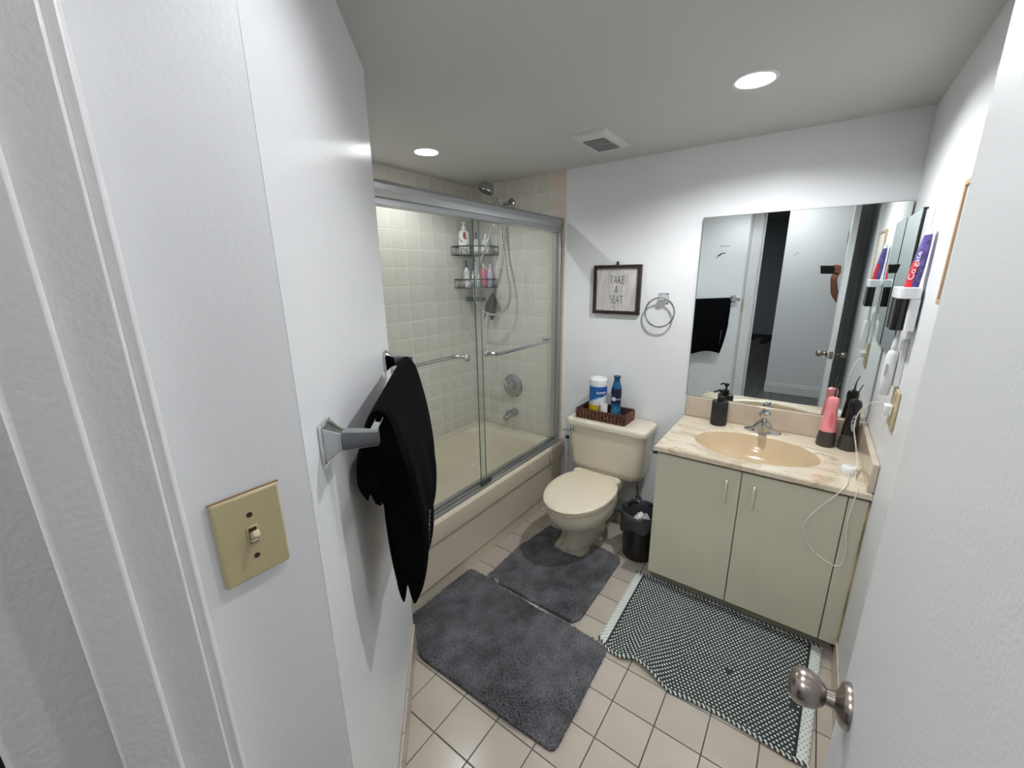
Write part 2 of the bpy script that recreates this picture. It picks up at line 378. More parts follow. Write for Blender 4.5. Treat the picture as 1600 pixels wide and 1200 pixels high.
# --- recessed downlights
def downlight(c, label, power, warm):
    r = thing('recessed_light', label, 'light', (c[0], c[1], H), group='recessed ceiling lights')
    MB().lathe([(LR, .0005), (LR+.003, -.003), (LR+.013, -.0035), (LR+.0155, -.001), (LR+.0155, -.0003)], (c[0], c[1], H), n=40, caps=False).build('trim_ring', white_p, r)
    MB().lathe([(LR, .0), (LR-.003, .05), (LR-.004, .07)], (c[0], c[1], H), n=40, caps=False).build('reflector', white_p, r)
    MB().lathe([(LR-.0042, .0695), (.001, .0696)], (c[0], c[1], H), n=40).build('lens', mat('led_glow', (255, 253, 247), .5, emit=14), r)
    l = bpy.data.lights.new('downlight_lamp', 'POINT'); l.energy = power; l.color = LIGHT_COL; l.shadow_soft_size = .014
    o = bpy.data.objects.new('downlight_lamp', l); COL.objects.link(o); o.parent = r; o.location = (0, 0, .025)
downlight(LA, 'round recessed ceiling light above the vanity', CAN_POWER, 0)
downlight(LC, 'round recessed ceiling light inside the doorway above the camera', ENTRY_POWER, 0)
downlight(LB, 'round recessed ceiling light above the bathtub', TUB_POWER, 0)

# --- ceiling exhaust vent
vx0, vx1, vy0, vy1 = .262, .412, -.50, -.25
vt = thing('exhaust_vent', 'white square exhaust vent with two dark grilles on ceiling', 'vent', ((vx0+vx1)/2, (vy0+vy1)/2, H))
MB().loft([rrect((vx0+vx1)/2, (vy0+vy1)/2, .086, .142, .01, H-.0005), rrect((vx0+vx1)/2, (vy0+vy1)/2, .082, .138, .01, H-.008), rrect((vx0+vx1)/2, (vy0+vy1)/2, .072, .122, .01, H-.016)]).build('cover', mat('vent_plastic', (212, 212, 210), .5), vt)
for ya, yb in ((-.455, -.375), (-.36, -.28)):
    MB().box(.285, .389, ya, yb, H-.0175, H-.0155).build('grille_recess', mat('vent_dark', (95, 96, 98), .8), vt, smooth=0)
    for k in range(7):
        y = ya+.006+k*(yb-ya-.012)/6; MB().box(.285, .389, y-.0022, y+.0022, H-.020, H-.0172).build('louvre', mat('vent_slat', (150, 151, 152), .5), vt, smooth=0)

# ================================================================== bathtub
tub = thing('bathtub', 'cream alcove bathtub with stepped front apron', 'bathtub', (-.42, -.715, 0))
ZR = .415; tx0, tx1, ty0, ty1 = XL+.002, -.045, -1.429, -.001
tcx, tcy = (tx0+tx1)/2, (ty0+ty1)/2; hx, hy = (tx1-tx0)/2, (ty1-ty0)/2
icx = tcx-.012
rings = [rrect(tcx, tcy, hx, hy, .002, ZR-.02, 8), rrect(tcx, tcy, hx, hy, .002, ZR, 8), rrect(icx, tcy, hx-.075, hy-.09, .16, ZR, 8), rrect(icx, tcy, hx-.083, hy-.10, .155, ZR-.006, 8),
         rrect(icx, tcy, hx-.09, hy-.11, .15, ZR-.03, 8), rrect(icx, tcy+.01, hx-.12, hy-.17, .14, ZR-.22, 8), rrect(icx, tcy+.02, hx-.15, hy-.22, .13, .13, 8), rrect(icx, tcy+.02, hx-.20, hy-.28, .10, .105, 8), rrect(icx, tcy+.02, hx-.30, hy-.5, .02, .10, 8)]
MB().loft(rings, False, True).build('basin', tub_m, tub, smooth=50)
prof = [(-.06, .395), (-.045, .4153), (-.036, .4135), (-.030, .405), (-.030, .318), (-.033, .310), (-.047, .298), (-.049, .29), (-.049, .088), (-.054, .082), (-.060, .078), (-.0625, .07), (-.0635, .0), (-.10, .0), (-.10, .38)]
MB().loft([[(x, ty0, z) for x, z in prof], [(x, ty1, z) for x, z in prof]]).build('apron', tub_m, tub, smooth=25)
MB().lathe([(.036, 0), (.036, .004), (.030, .008), (.001, .009)], (-.468, -.103, .315), (0, -1, .12)).build('overflow_plate', chrome_d, tub)
MB().lathe([(.03, 0), (.028, .004), (.001, .006)], (-.43, -.36, .104)).build('drain', chrome_d, tub)

# tub and shower fittings on the tile
MBv = thing('shower_valve', 'round chrome shower valve with lever handle on tile', 'valve', (-.451, -.0088, .745))
MB().lathe([(.085, 0), (.085, .004), (.075, .012), (.05, .016), (.001, .0165)], (-.451, -.0088, .745), (0, -1, 0), 36).build('escutcheon', chrome_d, MBv)
MB().lathe([(.028, .0), (.026, .03), (.02, .05), (.001, .055)], (-.451, -.024, .745), (0, -1, 0)).build('hub', chrome_d, MBv)
MB().tube([(-.451, -.065, .745), (-.47, -.075, .775), (-.485, -.08, .80)], [.010, .009, .006]).build('lever', chrome, MBv)
sp = thing('tub_spout', 'chrome tub spout below the shower valve', 'spout', (-.436, -.0088, .545))
MB().loft([[(-.436+r*math.cos(a), y, zc+r*1.0*math.sin(a)) for a in [2*PI*i/20 for i in range(20)]] for y, r, zc in ((-.009, .03, .55), (-.02, .03, .55), (-.07, .028, .548), (-.115, .024, .54), (-.135, .018, .533))]).build('spout_body', chrome_d, sp)
MB().lathe([(.016, 0), (.016, .012), (.001, .013)], (-.436, -.12, .52), (0, 0, -1)).build('outlet', chrome, sp)
MB().lathe([(.005, 0), (.005, .02), (.008, .022), (.008, .03), (.001, .031)], (-.436, -.112, .563)).build('diverter_knob', chrome, sp)
# shower arm, head, hose
sh = thing('hand_shower', 'chrome hand shower on arm above the door header', 'shower head', (-.45, -.0088, 1.965))
MB().lathe([(.032, 0), (.03, .006), (.016, .012), (.001, .013)], (-.45, -.0088, 1.965), (0, -1, 0)).build('flange', chrome_d, sh)
arm = spline([(-.45, -.015, 1.965), (-.455, -.06, 1.958), (-.462, -.10, 1.93), (-.466, -.12, 1.915)])
MB().tube(arm, .010, 10).build('arm', chrome_d, sh)
MB().lathe([(.016, -.025), (.019, -.01), (.019, .02), (.014, .03)], (-.468, -.128, 1.915), (-.1, -.4, .5)).build('bracket', mat('dark_chrome', (110, 112, 114), .2, 1), sh)
hp = [(-.462, -.11, 1.90), (-.466, -.135, 1.945), (-.472, -.165, 1.985), (-.48, -.19, 2.01)]
MB().tube(spline(hp), [.011+.005*min(1, i/20) for i in range(25)], 12).build('handle', chrome_d, sh)
hd_ax = Vector((-.25, -.3, -.92)).normalized(); hc_ = Vector((-.488, -.215, 2.025))
MB().lathe([(.012, -.040), (.032, -.036), (.046, -.018), (.051, .006), (.049, .016), (.001, .017)], hc_, hd_ax, 28).build('spray_head', chrome_d, sh)
MB().lathe([(.042, .0165), (.040, .0195), (.001, .020)], hc_, hd_ax, 28).build('spray_face', mat('grey_rubber', (80, 82, 84), .5), sh)
hose = spline([(-.47, -.10, 1.895), (-.475, -.09, 1.84), (-.468, -.085, 1.70), (-.435, -.085, 1.55), (-.41, -.085, 1.42), (-.425, -.095, 1.315), (-.485, -.13, 1.265), (-.549, -.17, 1.272), (-.60, -.20, 1.327), (-.61, -.22, 1.405), (-.572, -.22, 1.548), (-.514, -.20, 1.693), (-.486, -.16, 1.822), (-.471, -.128, 1.90)], 10)
ho = MB().tube(hose, .0075, 8).build('shower_hose', mat('steel_hose', (178, 180, 182), .3, 1, bump=.5, bscale=500)); tag(ho, 'looped flexible steel shower hose hanging over the tile', 'hose')
hk = MB().tube([(XL+.0092, -1.02, 2.03), (XL+.05, -1.02, 2.03), (XL+.07, -1.02, 2.045)], .012, 8).build('chrome_hook', chrome_d); tag(hk, 'small chrome hook high on the left tile wall', 'hook')

# corner caddy: black wire, tiers in the corner
cx, cy = XL+.0095, -.0095
cad = thing('shower_caddy', 'black wire corner caddy full of bottles in the shower', 'caddy', (cx, cy, 1.34))
def arc(r, z, n=14, x=cx, y=cy): return [(x+r*math.cos(a), y-r*math.sin(a), z) for a in [PI/2*i/n for i in range(n+1)]]
def tier(R_, zb, zt, wires=9, name='shelf'):
    m = MB()
    for z, rr in ((zt, .0048), (zb, .0038)):
        a = arc(R_, z); a = [(cx+.006, cy-.006, z)]+a+[(cx+.006, cy-.006, z)]; m.tube(a, rr, 6)
    for i in range(wires+1):
        t = PI/2*i/wires; x, y = cx+R_*math.cos(t), cy-R_*math.sin(t)
        m.tube([(x, y, zt), (x, y, zb)], .0018, 5)
    for k in range(1, 8):
        x = R_*k/8; y = math.sqrt(R_*R_-x*x); m.tube([(cx+x, cy-.004, zb), (cx+x, cy-y, zb)], .0015, 5)
    for i in range(0, wires*2):                       # little looped fringe
        t = PI/2*(i+.5)/(wires*2)
        if i % 4 == 3: continue
        p = [(cx+R_*math.cos(t+dt), cy-R_*math.sin(t+dt), zb+dz) for dt, dz in ((-.03, 0), (-.025, .016), (0, .022), (.025, .016), (.03, 0))]
        m.tube(p, .0020, 4)
    return m.build(name, black_m, cad)
tier(.225, 1.652, 1.706); tier(.205, 1.437, 1.492, 8); tier(.10, 1.345, 1.362, 4, 'soap_shelf')
MB().tube([(cx+.004, cy-.004, 1.345), (cx+.004, cy-.004, 1.72)], .003, 6).build('upright', black_m, cad)
MB().tube([(cx+.20, cy-.012, 1.437), (cx+.20, cy-.014, 1.40), (cx+.20, cy-.03, 1.395), (cx+.20, cy-.035, 1.42)], .0025, 6).build('hook', black_m, cad)
# bottles
def bottle(name, label, p, r, h, body, pump=None, capm=None, shoulder=.75, neck=.35, group='bottles on the shower caddy', oval=1.0, lab=None):
    o = thing(name, label, 'bottle', p, group)
    MB().lathe([(r*.92, 0), (r, .006), (r, h*shoulder), (r*.9, h*(shoulder+.08)), (r*neck, h*.96), (r*neck, h)], p, n=20).build('body', body, o)
    if lab: MB().lathe([(r+.0006, h*lab[0]), (r+.0006, h*lab[1])], p, n=20, caps=False).build('label_band', lab[2], o)
    if pump:
        q = Vector(p)+Vector((0, 0, h)); MB().lathe([(r*neck*1.15, 0), (r*neck*1.15, .014), (r*.18, .016), (r*.18, .032), (r*.32, .034), (r*.32, .042), (.001, .043)], q, n=14).build('pump', pump, o)
        MB().tube([q+Vector((0, 0, .038)), q+Vector((.018, -.014, .038)), q+Vector((.026, -.02, .03))], .0036, 6).build('nozzle', pump, o)
    if capm:
        q = Vector(p)+Vector((0, 0, h)); MB().lathe([(r*neck*1.3, 0), (r*neck*1.3, .022), (r*neck*1.1, .026), (.001, .026)], q, n=14).build('cap', capm, o)
    return o
bw = mat('bottle_white', (240, 240, 238), .3); bc = mat('bottle_clear_white', (206, 208, 206), .2); blu = mat('blue_cap', (40, 82, 150), .3)
pbl = mat('pale_blue', (170, 196, 212), .3); pnk = mat('pink_bottle', (206, 92, 118), .3); lav = mat('lavender', (186, 178, 208), .3); dgl = mat('dark_pump', (64, 60, 58), .3)
zt1 = 1.6545; zt2 = 1.4395
b1 = bottle('pump_bottle', 'tall white pump bottle with black spots on caddy top shelf', (cx+.055, cy-.155, zt1), .036, .165, bw, bw, shoulder=.8)
for a, z, rr in ((-2.2, .05, .006), (-1.3, .085, .006), (-.5, .10, .006), (-.9, .12, .005), (-1.7, .10, .005), (-.2, .06, .006), (-1.0, .05, .005)):
    d = Vector((math.cos(a), math.sin(a), 0)); MB().lathe([(rr, 0), (rr*.9, .0008), (.001, .001)], Vector((cx+.055, cy-.155, zt1+z))+d*.0358, d, 10).build('spot', ink_m, b1)
MB().obox((cx+.083, cy-.18, zt1+.12), Vector((.7,.7,0)), Vector((.7,-.7,0)), ZV, .008, .001, .02).build('red_mark', mat('red_mark', (150, 30, 30), .4), b1)
bottle('pump_bottle', 'clear bottle with dark pump on caddy top shelf', (cx+.112, cy-.098, zt1), .028, .10, bc, dgl, lab=(.15, .6, bw))
bottle('white_bottle', 'squat clear bottle with white label on caddy top shelf', (cx+.165, cy-.062, zt1), .031, .105, bc, None, bc, lab=(.1, .55, bw))
bottle('blue_capped_bottle', 'slim clear bottle with blue pump on caddy lower shelf', (cx+.04, cy-.125, zt2), .022, .135, bc, blu)
bottle('pump_bottle', 'pale blue pump bottle on caddy lower shelf', (cx+.092, cy-.088, zt2), .030, .125, pbl, pbl, lab=(.3, .7, bw))
bottle('pink_bottle', 'pink bottle with white cap on caddy lower shelf', (cx+.135, cy-.055, zt2), .021, .13, pnk, None, bw)
bottle('lavender_tube', 'lavender upright tube on caddy lower shelf', (cx+.175, cy-.035, zt2), .020, .13, lav, None, lav)
jr = thing('cream_jar', 'round white cream jar at front of caddy lower shelf', 'jar', (cx+.075, cy-.155, zt2))
MB().lathe([(.029, 0), (.03, .004), (.03, .035), (.028, .037)], (cx+.075, cy-.155, zt2)).build('body', bw, jr); MB().lathe([(.031, .037), (.031, .053), (.029, .056), (.001, .056)], (cx+.075, cy-.155, zt2)).build('lid', bw, jr)
# black washcloth hanging on caddy
cv = []
for i in range(15):
    t = i/14; wd_ = .006+.05*min(1, t*2.2)
    cv.append([(cx+.20+wd_*(k/8-.5)*2*(1 if t < .5 else 1-.15*(k/8)) - .02*t, cy-.04-.010*math.sin(k*1.7)*min(1, t*3)-.01*t, 1.402-t*(.16+.03*math.sin(k*1.1+2))) for k in range(9)])
wc = MB().loft(cv, False, False, closed=False).build('black_washcloth', mat('dark_cloth', (12, 13, 15), .9, bump=.5, bscale=500), solid=.006); tag(wc, 'black washcloth hanging from the caddy hook', 'cloth')

# sliding shower door
sd = thing('shower_door', 'sliding glass shower door with satin aluminium frame on tub', 'shower door', (-.09, -.715, ZR))
hp_ = [(-.122, 1.765), (-.066, 1.765), (-.066, 1.782), (-.0635, 1.785), (-.066, 1.789), (-.064, 1.80), (-.058, 1.812), (-.058, 1.832), (-.066, 1.845), (-.122, 1.845)]
MB().loft([[(x, -1.428, z) for x, z in hp_], [(x, -.0095, z) for x, z in hp_]]).build('header', alum, sd, smooth=20)
tp_ = [(-.122, ZR+.001), (-.052, ZR+.001), (-.054, ZR+.008), (-.066, ZR+.012), (-.068, ZR+.024), (-.074, ZR+.024), (-.076, ZR+.010), (-.094, ZR+.010), (-.096, ZR+.020), (-.122, ZR+.020)]
MB().loft([[(x, -1.428, z) for x, z in tp_], [(x, -.0095, z) for x, z in tp_]]).build('bottom_track', alum, sd, smooth=20)
MB().box(-.122, -.064, -.036, -.0095, ZR+.02, 1.765).build('wall_jamb', alum, sd, bevel=.003)
MB().box(-.122, -.064, -1.428, -1.40, ZR+.02, 1.765).build('wall_jamb', alum, sd, bevel=.003)
MB().box(-.078, -.062, -.83, -.745, ZR+.0125, ZR+.034).build('bottom_guide', mat('dark_guide', (52, 54, 56), .4), sd, bevel=.002)
def panel(x, ya, yb, gm, nm):
    g = MB().box(x-.003, x+.003, ya, yb, ZR+.026, 1.766).build('glass_panel', gm, sd, smooth=0)
    MB().box(x-.0032, x+.0032, ya-.0012, ya-.0001, ZR+.026, 1.766).box(x-.0032, x+.0032, yb+.0001, yb+.0012, ZR+.026, 1.766).build('glass_edge', glass_edge, g, smooth=0)
    return g
p_out = panel(-.085, -.805, -.037, glass_haze, 'right'); p_in = panel(-.110, -1.40, -.735, glass_clear, 'left')
def towelbar(parent, pts, r, ends, ax):
    b = MB().tube(spline(pts, 5), r, 10).build('towel_bar', chrome_d, parent)
    for e in ends: MB().lathe([(.019, 0), (.019, .004), (.014, .008), (.001, .009)], e, ax, 20).build('rosette', chrome, b)
towelbar(p_out, [(-.082, -.735, 1.132), (-.045, -.735, 1.132), (-.022, -.722, 1.132), (-.018, -.69, 1.132), (-.018, -.23, 1.132), (-.022, -.198, 1.132), (-.045, -.185, 1.132), (-.082, -.185, 1.132)], .008, [(-.0815, -.735, 1.132), (-.0815, -.185, 1.132)], (1, 0, 0))
towelbar(p_in, [(-.113, -.855, 1.125), (-.15, -.855, 1.125), (-.172, -.87, 1.125), (-.176, -.90, 1.125), (-.176, -1.30, 1.125), (-.15, -1.345, 1.125), (-.113, -1.345, 1.125)], .008, [(-.1065, -.855, 1.125), (-.1065, -1.345, 1.125)], (1, 0, 0))

# ================================================================== toilet
TX = .345
to = thing('toilet', 'cream two-piece toilet with closed lid', 'toilet', (TX, -.35, 0))
def tk(z, hx_, y0_, y1_, r, dx=.006): return rrect(TX+dx, (y0_+y1_)/2, hx_, (y1_-y0_)/2, r, z, 6)
MB().loft([tk(.355, .20, -.20, -.03, .05), tk(.365, .215, -.207, -.025, .055), tk(.40, .224, -.21, -.022, .05), tk(.64, .238, -.222, -.018, .04)]).build('tank', por_m, to, smooth=40)
MB().loft([tk(.64, .240, -.226, -.014, .04), tk(.645, .249, -.236, -.012, .04), tk(.668, .251, -.238, -.011, .04), tk(.678, .247, -.234, -.013, .04), tk(.682, .235, -.222, -.02, .035)]).build('tank_lid', por_m, to, smooth=50)
lv = MB().lathe([(.016, 0), (.016, .006), (.01, .012), (.001, .013)], (TX-.185, -.2225, .612), (0, -1, 0)).build('flush_lever', chrome, to)
MB().tube([(TX-.185, -.237, .612), (TX-.205, -.245, .610), (TX-.25, -.252, .603)], [.007, .008, .005], 8).build('lever_arm', chrome, lv)
def egg(z, cx_, yb, yf, hw_, n=40, sq=.0):
    """egg outline: back at yb (flat-ish), front at yf"""
    out = []; yc = yb-(yb-yf)*.45
    for i in range(n):
        a = 2*PI*i/n; s_, c_ = math.sin(a), math.cos(a)
        x = hw_*math.copysign(abs(c_)**(.85 if s_ > 0 else 1.0), c_)
        y = yc + ((yb-yc)*math.copysign(abs(s_)**.8, s_) if s_ > 0 else (yc-yf)*s_)
        out.append((cx_+x, y, z))
    return out
BX = TX-.045
MB().loft([egg(.0, BX, -.12, -.515, .098), egg(.02, BX, -.12, -.515, .096), egg(.09, BX+.008, -.13, -.495, .082), egg(.145, TX-.026, -.14, -.51, .088), egg(.19, TX-.006, -.16, -.585, .122), egg(.232, TX-.005, -.19, -.665, .155), egg(.238, TX-.005, -.19, -.672, .160), egg(.276, TX-.006, -.20, -.70, .167), egg(.318, TX-.008, -.21, -.712, .172), egg(.335, TX-.008, -.215, -.712, .172), egg(.339, TX-.008, -.22, -.705, .166)]).build('bowl', por_m, to, smooth=40)
MB().box(TX-.12, TX+.12, -.30, -.06, .27, .354).build('tank_deck', por_m, to, bevel=.03, seg=4)
MB().loft([egg(.3405, TX-.008, -.245, -.715, .172), egg(.344, TX-.008, -.243, -.722, .171), egg(.353, TX-.008, -.243, -.722, .171), egg(.356, TX-.008, -.247, -.716, .172)]).build('seat', seat_m, to, smooth=50)
MB().loft([egg(.358, TX-.008, -.235, -.720, .175), egg(.362, TX-.008, -.232, -.727, .180), egg(.371, TX-.008, -.232, -.727, .180), egg(.377, TX-.008, -.238, -.718, .171), egg(.379, TX-.008, -.25, -.69, .148)]).build('lid', seat_m, to, smooth=50)
MB().prism([(TX-.143, -.30), (TX-.160, -.255), (TX-.14, -.2285), (TX+.12, -.2285), (TX+.142, -.255), (TX+.127, -.30)], .3575, .3755).build('hinge_plate', seat_m, to, bevel=.005)
for s_ in (-1, 1): MB().lathe([(.013, 0), (.013, .012), (.008, .018), (.001, .019)], (BX+s_*.108, -.32, .0005), n=14).build('bolt_cap', por_m, to)
sv = thing('supply_valve', 'chrome water supply valve on the wall behind the toilet', 'valve', (TX+.17, -.0095, .16))
MB().lathe([(.022, 0), (.02, .005), (.008, .007), (.008, .03), (.013, .032), (.013, .05), (.001, .051)], (TX+.17, -.0095, .16), (0, -1, 0)).build('valve_body', chrome_d, sv)
MB().tube(spline([(TX+.17, -.045, .165), (TX+.17, -.05, .24), (TX+.165, -.055, .30), (TX+.16, -.06, .352)]), .005, 8).build('supply_line', chrome_d, sv)
# toilet brush handle
tb = thing('toilet_brush', 'tall silver toilet brush stick between tub and toilet tank', 'toilet brush', (.050, -.10, 0))
MB().lathe([(.012, .10), (.012, .485), (.0125, .487)], (.050, -.10, 0), n=16).build('handle', mat('brush_silver', (216, 219, 222), .3), tb)
MB().lathe([(.0125, .487), (.0125, .499), (.010, .502), (.001, .502)], (.050, -.10, 0), n=16).build('tip', black_p, tb)
MB().lathe([(.045, 0), (.048, .01), (.040, .11), (.038, .12), (.013, .125)], (.050, -.10, 0.0005), n=20).build('holder', white_p, tb)

# things on the tank
bkx0, bkx1, bky0, bky1, bz = .165, .460, -.195, -.045, .6825
bk = thing('wicker_basket', 'dark brown woven tray basket on the toilet tank', 'basket', ((bkx0+bkx1)/2, (bky0+bky1)/2, bz))
per = []
for i in range(160):
    t = i/160*4; s_ = int(t); q = t-s_
    c = [(bkx0, bky0), (bkx1, bky0), (bkx1, bky1), (bkx0, bky1)]; a, b = c[s_], c[(s_+1) % 4]; per.append((a[0]+(b[0]-a[0])*q, a[1]+(b[1]-a[1])*q, (0, -1) if s_ == 0 else (1, 0) if s_ == 1 else (0, 1) if s_ == 2 else (-1, 0)))
wv = MB()
for row in range(6):
    path = [(x+n[0]*.0035*math.sin(i*PI/2+row*PI), y+n[1]*.0035*math.sin(i*PI/2+row*PI), bz+.006+row*.0085+.0015*math.sin(i*.9+row)) for i, (x, y, n) in enumerate(per)]
    wv.tube(path+[path[0]], .0048, 6)
wv.build('woven_sides', wicker_m, bk)
MB().tube([(x, y, bz+.057) for x, y, n in per[::4]]+[(per[0][0], per[0][1], bz+.057)], .0058, 6).build('rim', wicker_m, bk)
st = MB()
for i, (x, y, n) in enumerate(per):
    if i % 3 == 0: st.tube([(x+n[0]*.002, y+n[1]*.002, bz+.001), (x+n[0]*.003+n[1]*.004, y+n[1]*.003+n[0]*.004, bz+.03), (x+n[0]*.002, y+n[1]*.002, bz+.055)], .0058, 6)
st.build('stakes', mat('dark_wicker_light', (140, 88, 66), .6, var=.65, vscale=90), bk)
MB().box(bkx0+.003, bkx1-.003, bky0+.003, bky1-.003, bz+.0005, bz+.006).build('bottom', wicker_m, bk)
# wipes canister
cp = (.258, -.112, bz+.0068)
ca = thing('wipes_canister', 'white and blue disinfecting wipes canister in the wicker basket', 'canister', cp)
cr_ = .052
yel = mat('label_yellow', (206, 178, 40), .35); lbl = mat('label_blue', (24, 92, 170), .35); lbd = mat('label_dark_blue', (38, 58, 130), .35); lw = mat('label_white', (226, 232, 234), .35); lsky = mat('label_sky', (96, 166, 206), .35)
MB().lathe([(cr_-.002, 0), (cr_, .004), (cr_, .198), (cr_-.002, .200)], cp, n=36).build('body', lw, ca)
MB().lathe([(cr_+.001, .200), (cr_+.001, .226), (cr_-.006, .234), (cr_-.02, .236), (cr_-.022, .231), (.001, .231)], cp, n=36).build('lid', white_p, ca)
def band(z0, z1, m, nm, a0=0, a1=2*PI, f0=None, f1=None, off=.0006, n=36, parent=ca):
    rr = []
    for z_i in (0, 1):
        rr.append([(cp[0]+(cr_+off)*math.cos(a0+(a1-a0)*i/n), cp[1]+(cr_+off)*math.sin(a0+(a1-a0)*i/n), cp[2]+((f0(i/n) if f0 else z0) if z_i == 0 else (f1(i/n) if f1 else z1))) for i in range(n+1)])
    return MB().loft(rr, False, False, closed=False).build(nm, m, parent)
fa = math.atan2(CAM.y-cp[1], CAM.x-cp[0])          # side of the canister that carries the logo
band(.095, .188, lbl, 'blue_label', f0=lambda t: .108+.028*math.cos((t*2*PI-fa-.9)))
band(.08, .10, lsky, 'sky_swoosh', fa-2.2, fa+.8, f0=lambda t: .100+.028*math.cos((fa-2.2+t*3.0)-fa-.9), f1=lambda t: .1085+.028*math.cos((fa-2.2+t*3.0)-fa-.9), off=.0008)
band(.0, .06, yel, 'yellow_label', fa-2.4, fa+.6, f1=lambda t: .088-.02*t)
def oncan(ax_, z0, off):
    def f(x, y, z):
        a = ax_+x/cr_; r_ = cr_+off+z; return (cp[0]+r_*math.cos(a), cp[1]+r_*math.sin(a), cp[2]+z0+y)
    return f
ov = MB(); f_ = oncan(fa+.38, .150, .0010); ring = [f_(.031*math.cos(2*PI*i/28), .021*math.sin(2*PI*i/28), 0) for i in range(28)]; c0 = f_(0, 0, .0004)
ov.add(ring+[c0], [(i, (i+1) % 28, 28) for i in range(28)]); ov.build('logo_oval', lbd, ca)
text_mesh('CLOROX', .0155, lw, 'logo_lettering', ca, oncan(fa+.38, .152, .0022), sx=.92, bold=.0006)
rb = MB(); f_ = oncan(fa+.38, .139, .0016); rb.add([f_(a, b, 0) for a, b in ((-.012, -.004), (.012, -.004), (.01, .003), (-.01, .003))], [(0, 1, 2, 3)]); rb.build('logo_red', mat('logo_red', (150, 40, 70), .4), ca)
gt = MB(); f_ = oncan(fa+.0, .072, .0013); gt.add([f_(a, b, 0) for a, b in ((-.014, -.005), (.014, -.005), (.014, .005), (-.014, .005))], [(0, 1, 2, 3)]); gt.build('green_panel', mat('label_green', (70, 120, 110), .4), ca)
# air freshener can
fp = (.362, -.085, bz+.0068)
fz = thing('air_freshener', 'dark blue air freshener can in the wicker basket', 'spray can', fp)
teal = mat('freshener_blue', (20, 88, 128), .22); navy = mat('freshener_navy', (10, 26, 52), .25)
MB().lathe([(.027, 0), (.0285, .004), (.0285, .12), (.0298, .16), (.028, .180), (.022, .207), (.018, .220)], fp, n=28).build('body', teal, fz)
MB().lathe([(.018, .220), (.0165, .230), (.018, .240), (.0205, .247), (.0205, .253), (.001, .254)], fp, n=28).build('trigger_cap', mat('freshener_cap', (16, 70, 104), .25), fz)
MB().lathe([(.0292, .09), (.0293, .12), (.0305, .16), (.0287, .180)], fp, n=28, caps=False).build('dark_label', navy, fz)
MB().lathe([(.0298, .112), (.0301, .122)], fp, n=28, caps=False).build('silver_stripe', mat('silver_stripe', (150, 160, 168), .3, .5), fz)
fd = Vector((math.cos(fa-.5), math.sin(fa-.5), 0)); MB().lathe([(.013, 0), (.012, .0012), (.001, .0014)], Vector(fp)+ZV*.117+fd*.0298, fd, 20).build('round_badge', mat('badge', (196, 206, 212), .4), fz)
MB().lathe([(.0291, .01), (.0291, .075)], fp, n=28, caps=False).build('pale_swirl', mat('swirl', (70, 140, 172), .25, var=.6, vscale=30, col2=(18, 70, 110)), fz)
# cardboard tube
rp = (.319, -.1615, bz+.0068)
ro = thing('paper_roll', 'small white paper tube standing in the wicker basket', 'paper roll', rp)
MB().lathe([(.0215, 0), (.0215, .092), (.017, .092), (.017, .002)], rp, n=28, caps=False).build('paper', mat('paper', (232, 231, 228), .8), ro)

# toilet paper holder on the vanity side
tph = thing('paper_holder', 'chrome toilet paper holder on the vanity side', 'holder', (.7445, -.45, .70))
MB().obox((.7415, -.46, .695), Vector((1,0,0)), Vector((0,1,0)), ZV, .004, .022, .028).build('mount', chrome, tph, bevel=.004)
MB().tube([(.738, -.46, .695), (.712, -.46, .692), (.703, -.47, .690)], .011, 10).build('arm', chrome, tph)

# trash can
tc_ = (.632, -.315, 0)
tr_ = thing('trash_can', 'round black trash can with liner beside the vanity', 'trash can', tc_)
MB().lathe([(.082, .002), (.086, .006), (.098, .262), (.101, .268), (.098, .268), (.094, .262), (.082, .012), (.001, .011)], tc_, n=36).build('bin', black_p, tr_)
rn = []
for k, (rr, zz, amp) in enumerate(((.070, .08, .004), (.084, .17, .006), (.090, .25, .006), (.099, .278, .003), (.105, .274, .004), (.1085, .245, .006), (.1095, .215, .008), (.109, .195, .008))):
    rn.append([(tc_[0]+(rr+amp*math.sin(5*a+k)*.6+amp*.5*math.sin(11*a+2*k))*math.cos(a), tc_[1]+(rr+amp*math.sin(5*a+k)*.6+amp*.5*math.sin(11*a+2*k))*math.sin(a), zz-(.035*max(0, math.sin(a*1.5+2.6)) if k > 5 else 0)+.004*math.sin(7*a+k)) for a in [2*PI*i/48 for i in range(48)]])
MB().loft(rn, True, False).build('liner', bag_m, tr_, smooth=80)
kn = [(tc_[0]-.09, tc_[1]-.03, .268), (tc_[0]-.12, tc_[1]-.035, .265), (tc_[0]-.15, tc_[1]-.045, .25), (tc_[0]-.158, tc_[1]-.055, .235)]
MB().tube(kn, [.03, .026, .018, .006], 8).build('liner_knot', bag_m, tr_)
ts = []
for i in range(9):
    t = i/8; ts.append([(tc_[0]-.03+.085*t, tc_[1]-.03+.07*(k/6-.5)*(1-.5*abs(t-.4)), .225+.035*math.sin(t*3)+.012*math.sin(k*2.1+i*1.3)) for k in range(7)])
tis = MB().loft(ts, False, False, closed=False).build('crumpled_tissue', mat('tissue', (226, 228, 230), .9), solid=.004); tag(tis, 'crumpled white tissue inside the black trash can', 'tissue')

